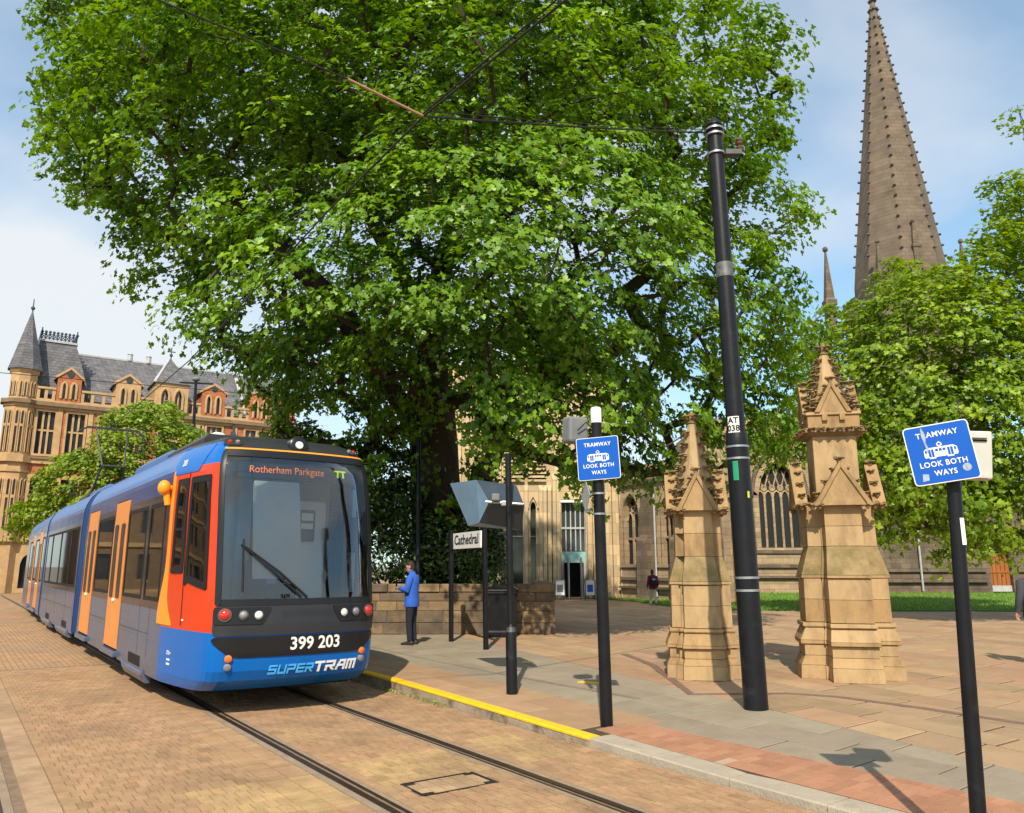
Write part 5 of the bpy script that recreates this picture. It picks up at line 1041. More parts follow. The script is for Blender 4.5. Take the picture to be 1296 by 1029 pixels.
for k in range(5, 9):
    a0 = R(22.5) + 2 * math.pi * (k - .5) / 8 ; nx, ny = math.cos(a0), math.sin(a0); tx_, ty_ = -ny, nx
    for par, rr_, zlo, zhi, two in ((tu, rT, zt0 + .35, zt1 - .75, True), (by, bayR, zu0, zu1, False), (by, bayR, zl0, zl1, False)):
        ap = rr_ * math.cos(R(22.5)); hw_ = rr_ * math.sin(R(22.5))
        for off in (-hw_ * .42, hw_ * .42):
            w2 = hw_ * .27; P = [(-w2, zlo), (w2, zlo)] + arch(-w2, w2, zhi - .3, 6, 1.)[::-1]
            MB().extr([(tcx + nx * (ap + .012) + tx_ * (x + off), .5 + ny * (ap + .012) + ty_ * (x + off), z) for x, z in P], (nx * .02, ny * .02, 0)).build('window', WGL, par)
            A_ = [(-w2, zlo)] + arch(-w2, w2, zhi - .3, 6, 1.) + [(w2, zlo)]; MB().tube([(tcx + nx * (ap + .05) + tx_ * (x + off), .5 + ny * (ap + .05) + ty_ * (x + off), z) for x, z in A_], .045, 5).build('surround', BST, par)
            if not two: MB().extr([(tcx + nx * (ap + .03) + tx_ * (x + off), .5 + ny * (ap + .03) + ty_ * (x + off), z) for x, z in ((-w2, zlo + (zhi - zlo) * .58), (w2, zlo + (zhi - zlo) * .58), (w2, zlo + (zhi - zlo) * .64), (-w2, zlo + (zhi - zlo) * .64))], (nx * .06, ny * .06, 0)).build('transom', BST, par)
# projecting attic bay with pyramid roof
x0, x1 = tb(194), tb(236); xc = (x0 + x1) / 2; ze = FB(215, 487)[1]; za_ = FB(216, 455, 1.2)[1]; hw = (x1 - x0) / 2
d = MB(); ops = [(xc - hw * .68, xc - hw * .14, zbal + .2, ze - 1.0, 1.), (xc + hw * .14, xc + hw * .68, zbal + .2, ze - 1.0, 1.)]; wall_panel(d, x0, x1, zbal, ze, -.5, .4, ops); d.box(x0, x1, .0, 3, zbal, ze - .05); ab = d.build('attic_bay', BST, gb)
for xa, xb, z0, zs, pz in ops:
    P = [(xa, z0), (xb, z0)] + arch(xa, xb, zs, 8, pz)[::-1]; MB().extr([(x, -.3, z) for x, z in P], (0, .03, 0)).build('window', WGL, ab); MB().box((xa + xb) / 2 - .05, (xa + xb) / 2 + .05, -.4, -.31, z0, zs + .5).build('mullion', BST, ab); A_ = arch(xa, xb, zs, 8, pz); MB().tube([(xa, -.54, z0)] + [(x, -.54, z) for x, z in A_] + [(xb, -.54, z0)], .1, 6).build('surround', BST, ab)
MB().loft([[(x0 - .15, -.65, ze), (x1 + .15, -.65, ze), (x1 + .15, 3, ze), (x0 - .15, 3, ze)], [(xc - .05, 1.2, za_), (xc + .05, 1.2, za_), (xc + .05, 1.3, za_), (xc - .05, 1.3, za_)]]).build('bay_roof', SLATE, ab)
MB().cyl((xc, 1.25, za_ - .1), (xc, 1.25, za_ + 1.0), .05, .03, 6).ell((xc, 1.25, za_ + .35), (.14, .14, .14), 6, 4).box(xc - .3, xc + .3, 1.22, 1.28, za_ + .6, za_ + .68).build('finial', IRON, ab)
MB().extr([(x0 - .2, -.67, ze - .02), (x0 - .02, -.67, ze - .02), (xc - .02, 1.18, za_ + .02), (xc - .14, 1.18, za_ + .02)], (-.02, .0, .1)).build('flashing', LEAD, ab)
x0, x1 = tb(353), tb(374); MB().box(x0, x1, -.1, 2.2, ZC, FB(360, 503)[1]).build('end_block', BRK, gb); MB().box(x0 - .1, x1 + .1, -.2, 2.3, FB(360, 503)[1], FB(360, 503)[1] + .3).build('end_block_coping', BST, gb)
# ---- cathedral
CST = mat('cathedral_stone', (.36, .27, .17), .85, var=.25, scale=1.1, bump=.4, bscale=10, brick=(.62, .3, .01, (.75, .7, .65), 'v'), stain=((.13, .10, .075), .55, .5, .75))
CDK = mat('cathedral_dark_stone', (.14, .11, .08), .85, var=.3, scale=1.3, bump=.4, bscale=10, brick=(.6, .3, .01, (.75, .72, .7), 'v'), stain=((.08, .065, .05), .6, .5, .72))
RIB = mat('entrance_stone', (.50, .385, .235), .8, var=.14, scale=1.2, bump=.25, bscale=12, brick=(.9, .55, .006, (.85, .82, .8), 'v'), sc=(1, 1, .5))
CGL = mat('leaded_glass', (.022, .024, .026), .55, var=.4, scale=9, spec=.15); GLZ = mat('entrance_glass', (.04, .05, .05), .08, var=.4, scale=.8, spec=.7)
YA = 41.6; ca = thing('cathedral', 'long sandstone cathedral with ribbed entrance block, traceried windows and tall crocketed spire', 'cathedral', (0, YA, 0))
FA = lambda px, py=700, Y=YA: (at(px, py, Y)[0], at(px, py, Y)[2])
xs = lambda px: FA(px)[0]; za = lambda py: FA(680, py)[1]
HT = 12.5
ops = [(xs(619.5), xs(628.5), .3, za(655), 0), (xs(648), xs(662), .2, za(648), 0), (xs(671.5), xs(678.5), .5, za(641), 1.0), (xs(711), xs(742), 0, za(632), 0)]
b = MB(); wall_panel(b, xs(520), xs(790), 0, HT, 0, .6, ops); eb = b.build('entrance_block', RIB, ca); MB().box(xs(520), xs(790), 3.2, 9, 0, HT).build('rear_block', RIB, ca)
ribs = [530, 540, 550, 560, 570, 580, 590, 600, 609, 632, 640, 643.5, 666, 685, 690, 696, 702, 707, 746, 753, 761, 769, 778, 787]
for px in ribs:
    zt_ = HT if px < 636 or px > 742 else za(614) if px < 700 else za(600)
    x = xs(px); MB().loft([[(x - .09, -.20, .0), (x + .09, -.20, 0), (x + .12, 0.001, 0), (x - .12, 0.001, 0)], [(x - .09, -.20, zt_ - .3), (x + .09, -.20, zt_ - .3), (x + .12, 0.001, zt_), (x - .12, 0.001, zt_)]]).build('rib', RIB, eb)
lv = MB()
LZ0, LZ1 = za(610), za(566)
for (a, c) in ((637, 664), (668, 692)):
    bk = MB().box(xs(a), xs(c), -.012, .0, LZ0, LZ1).build('louvre_opening', INK, eb)
    for i in range(9): z = LZ0 + (LZ1 - LZ0) * i / 9; MB().extr([(xs(a), -.03, z), (xs(a), -.18, z), (xs(a), -.18, z + .1), (xs(a), -.03, z + .14)], (xs(c) - xs(a), 0, 0)).build('louvre', RIB, bk)
for xa, xb, z0, zs, pz in ops[:3]:
    P = [(xa, z0), (xb, z0)] + (arch(xa, xb, zs, 8, pz)[::-1] if pz else [(xb, zs), (xa, zs)]); g_ = MB().extr([(x, .35, z) for x, z in P], (0, .04, 0)).build('window', GLZ, eb); MB().box(xa, xb, .3, .345, za(678) - .05, za(678)).build('transom', LEAD, g_)
    if pz: MB().tube([(xa - .12, -.06, zs - .1), (xa - .1, -.06, zs + .1), ((xa + xb) / 2, -.06, zs + .55), (xb + .1, -.06, zs + .1), (xb + .12, -.06, zs - .1)], .06, 6).build('hood_mould', RIB, g_)
xa, xb = xs(711), xs(742); en = MB().box(xa, xb, .45, .5, za(697), za(632)).build('entrance_glazing', GLZ, eb)
for i in range(6): x = xa + (xb - xa) * i / 5; MB().box(x - .03, x + .03, .38, .45, za(697), za(632)).build('glazing_bar', LEAD, en)
MB().box(xa, xb, .36, .455, za(668) - .05, za(668) + .05).build('glazing_bar', LEAD, en); MB().box(xa, xb, .30, .5, za(712), za(698)).build('entrance_panel', TEAL, eb)
dr = MB().box(xa, xb, 2.2, 2.3, 0, za(712)).build('dark_lobby', INK, eb)
for a, c in ((711, 714), (739, 742)): MB().box(xs(a), xs(c), .2, .5, 0, za(712)).build('door_jamb', LEAD, eb)
for px in (719, 735): MB().box(xs(px) - .02, xs(px) + .02, -.6, .3, 0.02, 2.1).build('open_glass_door', LEAD, eb)
MB().extr([(xa - .05, -.05, za(636)), (xa - .05, -.05, za(634)), (xa - .05, 1.6, za(612)), (xa - .05, 1.6, za(616))], (xb - xa + .1, 0, 0)).build('sloped_canopy', WHITE, eb)
# chapel wall
CU = np.array([.5, -.866, 0]); CNn = np.array([-.866, -.5, 0]); CO = np.array([xs(786), 41.4, 0])
ch = MB()
def FC(px, py): p = onplane(px, py, CO, CNn) - CO; return float(p @ CU), float(p[2])
CL = FC(912, 700)[0]; zpar = FC(790, 616)[1]; wz0, wz1 = FC(801, 714)[1], FC(801, 655)[1]
chm = Matrix.Translation(Vector(CO - np.array([0, YA, 0]))) @ Matrix.Rotation(math.atan2(CU[1], CU[0]), 4, 'Z')
def cbuild(b, name, m, par=None):
    if par is None: b.v = [tuple(chm @ Vector(v)) for v in b.v]; return b.build(name, m, ca)
    b.v = [tuple(chm @ Vector(v)) for v in b.v]; return b.build(name, m, par)
cops = [(FC(788.5, 680)[0], FC(811, 680)[0], wz0, wz1, 1.), (FC(836, 680)[0], FC(853, 680)[0], wz0, wz1, 1.), (FC(880, 680)[0], FC(900, 680)[0], wz0, wz1, 1.)]
b = MB(); wall_panel(b, 0, CL, 0, zpar, 0, .7, cops); b.box(0, CL, 1.0, 1.8, 0, zpar - .4); cw = cbuild(b, 'chapel_wall', CST)
class LB(MB):
    def build(s, name, m, parent=None, smooth=0, bevel=0.): s.v = [tuple(chm @ Vector(v)) for v in s.v]; return _MB.build(s, name, m, parent, smooth, bevel)
_MB = MB; MB = LB
for o_ in cops: window(cw, *o_[:4], 1., 0, .4, CGL, CST, 3, [o_[2] + (o_[3] - o_[2]) * .55], True, .12, .22)
for z0, z1, o_ in ((zpar, zpar + .2, .14), (.95, 1.1, .12), (.55, .65, .2)): MB().box(-.05, CL + .05, -o_, .3, z0, z1).build('string_course', CDK, cw)
n = 9
for i in range(n): x = CL * i / n; MB().box(x, x + CL / n * .58, -.05, .35, zpar + .2, zpar + 1.0).build('merlon', CST, cw)
MB().box(0, CL, -.03, .3, zpar + .2, zpar + .55).build('parapet', CST, cw)
for px in (825, 868, 908): x = FC(px, 680)[0]; MB().loft([[(x - .35, -.75, 0), (x + .35, -.75, 0), (x + .35, 0, 0), (x - .35, 0, 0)], [(x - .35, -.7, zpar * .5), (x + .35, -.7, zpar * .5), (x + .35, 0, zpar * .5), (x - .35, 0, zpar * .5)], [(x - .3, -.45, zpar * .55), (x + .3, -.45, zpar * .55), (x + .3, 0, zpar * .55), (x - .3, 0, zpar * .55)], [(x - .3, -.45, zpar - .6), (x + .3, -.45, zpar - .6), (x + .3, 0, zpar - .2), (x - .3, 0, zpar - .2)]]).build('buttress', CDK, cw)
x = FC(831, 680)[0]; MB().cyl((x, -.1, .2), (x, -.1, zpar - .3), .05, n=6).build('downpipe', LEAD, cw)
MB = _MB
# aisle with the large window, and low wall towards the east door
YW = 47.5; xw = lambda px: at(px, 650, YW)[0]; zw = lambda py: at(985, py, YW)[2]; dy = YW - YA
wa, wb = xw(961), xw(1014); zsill, zspr = zw(693), zw(627); rat = 1.0
b = MB(); wall_panel(b, xw(895), xw(1042), 0, zw(530), dy, .8, [(wa, wb, zsill, zspr, .95)]); b.box(xw(895), xw(1042), dy + 1.2, dy + 8, 0, zw(530) - .3); aw = b.build('aisle_wall', CST, ca)
window(aw, wa, wb, zsill, zspr, .95, dy, .5, CGL, CST, 5, None, True, .13, .3)
A_ = arch(wa - .45, wb + .45, zspr, 14, .95); MB().tube([(x, dy - .12, z) for x, z in A_], .13, 6).build('hood_mould', CDK, aw)
b = MB(); dxa, dxb = xw(1249), xw(1276); wall_panel(b, xw(1042) + .01, xw(1420), 0, 6.5, dy + .3, .8, [(dxa, dxb, 0, zw(712), .9)]); b.box(xw(1042), xw(1420), dy + 1.5, dy + 8, 0, 6); ew = b.build('east_wall', CDK, ca)
WOOD = mat('door_wood', (.30, .105, .03), .6, var=.35, scale=3, sc=(6, 1, .5)); n = 5
do = MB().box(dxa, dxb, dy + .62, dy + .66, .15, zw(700)).build('door', WOOD, ew)
for i in range(n): x = dxa + (dxb - dxa) * i / n; MB().box(x + .015, x + (dxb - dxa) / n - .015, dy + .57, dy + .62, .2, zw(702)).build('door_plank', WOOD, do)
MB().box(dxa, dxb, dy + .5, dy + .56, .15, .5).build('kick_plate', LEAD, do); MB().box(dxa, dxb, dy + .53, dy + .57, 1.25, 1.35).build('door_rail', WOOD, do)
for z0, z1, o_ in ((1.55, 1.75, .15), (.95, 1.08, .22)):
    MB().box(xw(895), xw(1041.5), dy - o_, dy + .2, z0, z1).build('string_course', CDK, aw); MB().box(xw(1042), dxa - .3, dy + .3 - o_, dy + .5, z0 - .25, z1 - .25).build('string_course', CDK, ew); MB().box(dxb + .3, xw(1420), dy + .3 - o_, dy + .5, z0 - .25, z1 - .25).build('string_course', CDK, ew)
MB().box(xw(895), xw(1041.5), dy - .1, dy + .2, zsill - .35, zsill - .18).build('string_course', CDK, aw)
for px in (937, 1038): x = xw(px); MB().loft([[(x - .5, dy - 1.1 * k, z), (x + .5, dy - 1.1 * k, z), (x + .5, dy, z), (x - .5, dy, z)] for k, z in ((1, 0), (1, 2.4), (.7, 3.0), (.7, 5.4), (.35, 6.2), (.35, 7.6), (.05, 8.2))]).build('buttress', CDK, aw)
for px in (1083, 1160): x = xw(px); MB().tube([(x, dy + .1, .2), (x, dy + .1, 5.5)], .06, 6).build('downpipe', LEAD, ew)
# crossing tower and spire
YS = 66.; sc_ = at(1140, 352, YS); tip = at(1101, -4, YS); zb0 = at(1140, 362, YS)[2]; zb1 = at(1140, 322, YS)[2]; xcs = sc_[0]; dyS = YS - YA
rS = (at(1196, 330, YS)[0] - at(1086, 330, YS)[0]) / 2 / math.cos(R(22.5)) * .87
octs = lambda r, z: [(xcs + r * math.cos(R(22.5) + 2 * math.pi * k / 8), dyS + r * math.sin(R(22.5) + 2 * math.pi * k / 8), z) for k in range(8)]
SPM = mat('spire_stone', (.155, .12, .088), .85, var=.3, scale=.9, bump=.3, bscale=5, brick=(.75, .38, .015, (.85, .83, .8), 'v', .12), stain=((.11, .085, .065), .35, .5, .72))
hb = rS * 1.02; MB().box(xcs - hb, xcs + hb, dyS - hb, dyS + hb, 0, zb0 - .6).build('crossing_tower', CDK, ca)
b = MB(); b.loft([octs(rS * 1.05, zb0 - .6), octs(rS * 1.05, zb0 + .2), octs(rS, zb1 - 1.2), octs(.12, tip[2])]); spo = b.build('spire', SPM, ca)
b = MB()
for k in range(8):
    for i in range(27): u = (i + .5) / 27; r_ = rS * (1 - u) + .12 * u; a = R(22.5) + 2 * math.pi * k / 8; b.ell((xcs + (r_ + .08) * math.cos(a), dyS + (r_ + .08) * math.sin(a), zb1 - 1.2 + (tip[2] - zb1 + 1.2) * u), (.16, .16, .11), 6, 4)
tag(b.build('spire_crockets', CDK, spo), kind='stuff')
def pinn(x, y, z0, h, r, par): MB().lathe([(r, z0), (r, z0 + h * .35), (r * 1.3, z0 + h * .37), (r * 1.3, z0 + h * .42), (r * .95, z0 + h * .44), (.06, z0 + h)], (x, y, 0), 4, rot=R(45)).ell((x, y, z0 + h), (r * .5,) * 3, 6, 4).build('pinnacle', CDK, par) ; 
q = at(1050, 385, YS - 4); tp = at(1049, 316, YS - 4); pinn(q[0], dyS - 4, q[2] - 3, tp[2] - q[2] + 3, .5, ca)
for sg in (-1, 1): pinn(xcs + sg * hb * .95, dyS - hb * .95 if sg > 0 else dyS - hb * .95, zb0 - 2.5, 5.2, .45, ca)
q = at(1158, 330, YS - 3); pinn(q[0], dyS - rS * .9, zb1 - 2.2, 3.9, .42, ca)
n = 8
for i in range(n): x = xcs - hb + 2 * hb * i / n; MB().box(x, x + 2 * hb / n * .6, dyS - hb - .05, dyS - hb + .4, zb0 - .6, zb0 + .3).build('merlon', CDK, ca)
# notice boards by the entrance
for k, (px, lb) in enumerate(((709, 'white notice board on legs beside the planter wall end at the cathedral entrance'), (747, 'white notice board with dark print on the outer side of the cathedral entrance'))):
    q = at(px, 757, 39.5); q[2] = 0; t = thing('notice_board', lb, 'notice board', q, R(-8 + 16 * k), 'notice boards at the cathedral door'); hw = .24
    MB().box(-hw, hw, -.02, .02, .25, .95).build('panel', WHITE, t); MB().box(-hw * .6, hw * .6, -.026, -.021, .4, .75).build('poster', SIGNBLUE if k else GREYBOX, t)
    for sg in (-1, 1): MB().box(sg * hw - .02, sg * hw + .02, -.03, .03, 0, 1.0).build('leg', DSTEEL, t)
# ---- plain block added out of view, so the tram's glossy side mirrors something
o_ = tr(61, -46); t = thing('added_block', 'plain unseen block added past the gothic turret, mirrored in the side of the tram', 'building', (*o_, ZR), math.atan2(TN[1], TN[0])); L_ = 40.; hgt = 13.; fl = 4; fh = hgt / fl; n = 14
b = MB()
for f_ in range(fl):
    ops = [(L_ * (i + .28) / n, L_ * (i + .72) / n, f_ * fh + .9, f_ * fh + fh - .6, 0) for i in range(n)]
    wall_panel(b, 0, L_, f_ * fh, (f_ + 1) * fh, 0, .4, ops)
    for a, c, z0, z1, _ in ops: MB().box(a, c, .25, .3, z0, z1).build('window', WGL, t)
    MB().box(-.02, L_ + .02, -.12, .05, f_ * fh - .1, f_ * fh + .2).build('string_course', BST, t)
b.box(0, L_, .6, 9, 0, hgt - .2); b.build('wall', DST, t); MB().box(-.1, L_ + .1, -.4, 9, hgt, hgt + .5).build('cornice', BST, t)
# ------------------------------------------------------------------ trees
def lobed_leaf():
    P = []; L = [(-90, .12), (-58, .52), (-30, .30), (2, .86), (30, .46), (60, .80), (90, 1.0)]
    L = [(-90, .10), (-42, .55), (10, .88), (33, .44), (58, .86), (90, 1.05)]
    pts = [(math.cos(R(a)) * r, math.sin(R(a)) * r) for a, r in L]; pts += [(-x, y) for x, y in pts[-2:0:-1]]
    v = [(0, .05, .06)] + [(x, y, -.10 * (x * x + y * y) + .03 * math.sin(9 * x)) for x, y in pts]; n = len(pts)
    return np.array(v) * .5, np.array([(0, 1 + i, 1 + (i + 1) % n) for i in range(n)])
def simple_leaf():
    pts = [(0, -.9), (.75, -.35), (.85, .35), (0, 1), (-.85, .35), (-.75, -.35)]
    v = [(0, 0, .12)] + [(x, y, -.08 * abs(x)) for x, y in pts]; return np.array(v) * .5, np.array([(0, 1 + i, 1 + (i + 1) % 6) for i in range(6)])
def oval_leaf():
    pts = [(0, -1), (.42, -.3), (.4, .35), (0, 1), (-.4, .35), (-.42, -.3)]
    v = [(x, y, .18 * abs(x)) for x, y in pts]; return np.array(v) * .5, np.array([(0, 1, 2), (0, 2, 3), (0, 3, 4), (0, 4, 5)])
def leaves(name, C, Nn, size, tint, tmpl, m, parent):
    V, F = tmpl; n = len(C); k = len(V); rng = RNG
    Nn = Nn / np.linalg.norm(Nn, axis=1, keepdims=True); r = rng.normal(size=(n, 3)); r[:, 2] -= .8; U = np.cross(Nn, r); U /= np.linalg.norm(U, axis=1, keepdims=True); W = np.cross(U, Nn)
    P = C[:, None, :] + size[:, None, None] * (V[None, :, 0:1] * U[:, None, :] - V[None, :, 1:2] * W[:, None, :] + V[None, :, 2:3] * Nn[:, None, :])
    idx = (np.arange(n)[:, None, None] * k + F[None]).reshape(-1); me = bpy.data.meshes.new(name); nf = n * len(F)
    me.vertices.add(n * k); me.vertices.foreach_set('co', P.reshape(-1).astype(np.float32)); me.loops.add(nf * 3); me.loops.foreach_set('vertex_index', idx.astype(np.int32))
    me.polygons.add(nf); me.polygons.foreach_set('loop_start', np.arange(0, nf * 3, 3, dtype=np.int32)); me.update(calc_edges=True); me.materials.append(m)
    a = me.attributes.new('tint', 'FLOAT', 'FACE'); a.data.foreach_set('value', np.repeat(tint, len(F)).astype(np.float32)); me.validate()
    return tag(link(name, me, parent), kind='stuff')
def lobes_px(L): return [(at(x, y, Y), np.array(r)) for x, y, Y, r in L]
def in_lobes(P, L, grow=0.):
    best = np.full(len(P), 9.)
    for c, r in L: best = np.minimum(best, np.sqrt((((P - c) / (r + grow)) ** 2).sum(1)))
    return best
def clumps(L, n, spacing, inner=.25):
    vol = np.array([r.prod() for c, r in L]); pts = []
    ch = RNG.choice(len(L), size=n * 14, p=vol ** .8 / (vol ** .8).sum()); d = RNG.normal(size=(n * 14, 3)); d /= np.linalg.norm(d, axis=1, keepdims=True)
    rad = np.where(RNG.random(n * 14) < inner, RNG.random(n * 14) ** .33 * .8, .80 + .22 * RNG.random(n * 14))
    C = np.array([L[i][0] for i in ch]); Rr = np.array([L[i][1] for i in ch]); P = C + d * rad[:, None] * Rr
    nz = np.sin(P @ np.array([1.7, .6, 2.3])) + np.sin(P @ np.array([-1.1, 1.9, 1.3]) + 1.) + np.sin(P @ np.array([.7, -1.3, -2.6]) + 2.)
    q = in_lobes(P, L); keep = ((q > .72) | (RNG.random(len(P)) < inner)) & (nz > -1.6); P = P[keep]; grid = {}; out = []
    for p in P:
        key = tuple((p // spacing).astype(int)); ok = True
        for dx in (-1, 0, 1):
            for dy in (-1, 0, 1):
                for dz in (-1, 0, 1):
                    for o in grid.get((key[0] + dx, key[1] + dy, key[2] + dz), ()):
                        if ((o - p) ** 2).sum() < spacing ** 2: ok = False; break
                    if not ok: break
                if not ok: break
            if not ok: break
        if ok: grid.setdefault(key, []).append(p); out.append(p)
        if len(out) >= n: break
    return np.array(out)
def grow(root, limbs, C, m, parent, rmin=.012, rtrunk=.7, name='branches', p=1.85):
    """limbs: list of polylines (world) with the trunk first; every clump is tied to the nearest node of the growing skeleton"""
    nodes = []; par = []
    for L in limbs:
        L = [np.array(q, float) for q in L]; prev = None
        if nodes: dd = [((q - L[0]) ** 2).sum() for q in nodes]; prev = int(np.argmin(dd))
        for i in range(len(L) - 1):
            k = max(1, int(np.linalg.norm(L[i + 1] - L[i]) / .8))
            for j in range(k + (1 if i == len(L) - 2 else 0)):
                q = L[i] + (L[i + 1] - L[i]) * j / k + RNG.normal(size=3) * (.05 if nodes else 0); nodes.append(q); par.append(-1 if prev is None else prev); prev = len(nodes) - 1
    load = np.zeros(len(nodes) + 40000); order = np.argsort(((C - nodes[0]) ** 2).sum(1)); tips = []
    NA = np.zeros((len(nodes) + 40000, 3)); cnt = len(nodes); NA[:cnt] = nodes; dist0 = np.zeros(len(NA)); dist0[:cnt] = [np.linalg.norm(q - nodes[0]) for q in nodes]
    for ci in order:
        c = C[ci]; d = ((NA[:cnt] - c) ** 2).sum(1) ** .5 + .25 * np.maximum(0, NA[:cnt, 2] - c[2]) + .03 * dist0[:cnt]; k = int(np.argmin(d)); a = NA[k].copy(); L_ = np.linalg.norm(c - a); st = max(1, int(L_ / .7)); prev = k
        for j in range(1, st + 1):
            u = j / st; q = a + (c - a) * u + RNG.normal(size=3) * .06 * (j < st) + np.array([0, 0, .12 * L_ * u * (1 - u)]); NA[cnt] = q; par.append(prev); prev = cnt; dist0[cnt] = dist0[par[-1]] + L_ / st; cnt += 1
        load[prev] += 1
    for i in range(cnt - 1, 0, -1):
        if par[i] >= 0: load[par[i]] += load[i]
    rad = np.maximum(rmin, rtrunk * (load[:cnt] / max(load[0], 1)) ** (1 / p)); b = MB()
    for i in range(1, cnt):
        if par[i] < 0: continue
        a, c = NA[par[i]], NA[i]; r0, r1 = min(rad[par[i]], rad[i] * 1.35), rad[i]
        if np.linalg.norm(c - a) > .01: b.tube([a, c], [r0, r1], 9 if r1 > .12 else 5 if r1 > .03 else 3, False)
    o = b.build(name, m, parent, 60); return o
def foliage(C, cen, per, rad, flat, size, upw=.55, jit=.45, droop=.0):
    n = len(C); out = C - cen; out /= np.linalg.norm(out, axis=1, keepdims=True) + 1e-6
    A = np.repeat(out, per, 0); ctr = np.repeat(C, per, 0); d = RNG.normal(size=(n * per, 3)); d /= np.linalg.norm(d, axis=1, keepdims=True); rr = RNG.random(n * per) ** .45
    ax = A * .6 + np.array([0, 0, .8]); ax /= np.linalg.norm(ax, axis=1, keepdims=True)
    d = d - ax * (d * ax).sum(1, keepdims=True) * (1 - flat); s_ = np.repeat(rad * RNG.uniform(.65, 1.35, n), per)
    P = ctr + d * rr[:, None] * s_[:, None]; P[:, 2] -= droop * rr ** 2 * s_
    Nn = A * .75 + np.array([0, 0, upw]) + d * .5 + RNG.normal(size=(n * per, 3)) * jit
    tint = np.clip(np.repeat(RNG.normal(.45, .16, n), per) + RNG.normal(0, .16, n * per), 0, 1)
    return P, Nn, size * RNG.uniform(.5, 1.25, n * per), tint
BARK = mat('plane_bark', (.055, .04, .03), .9, var=.4, scale=3, bump=.8, bscale=9, stain=((.09, .07, .05), 1.8, .55, .7)); BARK2 = mat('grey_bark', (.12, .10, .08), .9, var=.3, scale=4, bump=.8, bscale=12)
LF1 = leafmat('plane_leaf', (.036, .115, .006), (.25, .43, .026), .34); LF2 = leafmat('lime_leaf', (.085, .18, .010), (.32, .45, .028), .37); LF3 = leafmat('street_tree_leaf', (.11, .20, .014), (.30, .42, .035), .36); LF4 = leafmat('ivy_leaf', (.016, .04, .008), (.09, .15, .03), .15, .26)
# the great plane tree
TB = np.array([at(556, 700, 22.3)[0], 22.3, 0.])
tp = thing('plane_tree', 'huge spreading plane tree towering over the tram stop and planter wall', 'tree', TB)
def tree(par, base, lobes, limbs, ncl, sp, per, rad, flat, size, leafm, tmpl, barkm, rtrunk, inner, upw=.55, droop=.3, rmin=.012):
    C = clumps(lobes, ncl, sp, inner); cen = np.mean([c for c, r in lobes], 0); cen[2] -= 1.5
    par.location = [float(v) for v in base]; br_ = grow(base, limbs, C, barkm, par, rmin, rtrunk); br_.data.transform(Matrix.Translation(-Vector(base)))
    P, Nn, sz, ti = foliage(C, cen, per, rad, flat, size, upw, .45, droop); print(par.name, len(C), 'clumps', len(P), 'leaves'); return leaves('crown', P - base, Nn, sz, ti, tmpl, leafm, par), br_
LOBES1 = lobes_px([(540, 40, 20.5, (6.6, 5.5, 5.5)), (250, 170, 18.5, (3.5, 3.6, 3.2)), (150, 130, 18.5, (2.0, 2.2, 1.5)), (190, -30, 19, (2.6, 3, 3)), (100, 20, 19, (.9, 1, .9)), (390, 345, 17.5, (3.2, 2.8, 2.2)), (430, 500, 20.5, (2.3, 2.2, 1.7)), (310, 400, 19.5, (1.5, 1.6, 1.2)),
    (690, 320, 16.5, (3.7, 3.2, 2.9)), (880, 120, 18.5, (2.35, 2.8, 3.6)), (905, 390, 18.5, (2.1, 2.2, 2.2)), (700, 510, 17.5, (2.3, 2.0, 1.2)), (965, 260, 18.5, (1.15, 1.4, 1.6)), (830, 530, 18.5, (1.4, 1.4, .95)), (955, 480, 20, (1.2, 1.3, 1.5)), (735, 590, 17.5, (.75, .7, .5)), (420, 560, 21.5, (1.1, .9, .8)), (640, 560, 19, (.9, .9, .5)), (560, 300, 16.2, (2.6, 2.3, 2.6)), (350, 30, 16.5, (3.2, 2.6, 3.2)), (650, 60, 16, (3.6, 2.5, 3.4)), (600, 430, 24.5, (3.6, 1.6, 2.0)), (440, 430, 24, (2.8, 1.6, 2.0)), (760, 440, 22, (2.4, 1.6, 1.8)), (430, 620, 23, (1.6, 1.0, 1.3)), (950, 520, 19.5, (1.3, 1.2, 1.3)), (1000, 430, 20.5, (.9, 1.0, 1.2)), (215, 330, 19, (1.3, 1.3, 1.0)), (610, 610, 20.6, (1.0, .7, .9)), (500, 570, 20.6, (1.0, .7, .8)), (560, 530, 20.4, (.9, .6, .5)), (860, 565, 19.5, (1.2, 1.0, .75)), (800, 585, 19.2, (.9, .8, .55)), (915, 585, 20.5, (.9, .8, .7))])
cb = at(548, 500, 22.3)
limbs1 = [[TB, at(553, 620, 22.3), cb, at(545, 420, 22), at(560, 330, 21.6), at(590, 180, 21), at(600, 20, 20.5), at(590, -120, 20.5)],
          [at(552, 515, 22.3), at(610, 500, 21.4), at(690, 488, 20), at(770, 450, 19), at(840, 400, 18.5)], [at(549, 560, 22.3), at(480, 470, 21.2), at(420, 380, 19.8), at(330, 280, 19), at(230, 190, 18.6)],
          [at(545, 440, 22), at(500, 330, 20), at(430, 200, 19), at(330, 60, 18.5)], [at(560, 340, 21.6), at(680, 230, 19), at(800, 120, 18.5), at(870, 20, 18.5)], [at(545, 440, 22), at(560, 330, 18.5), at(600, 260, 17)], [at(549, 590, 22.3), at(470, 560, 21.5), at(430, 520, 21)]]
_lv, trunk = tree(tp, TB, LOBES1, limbs1, 1980, .54, 92, .74, .38, .215, LF1, lobed_leaf(), BARK, .70, .42, rmin=.010)
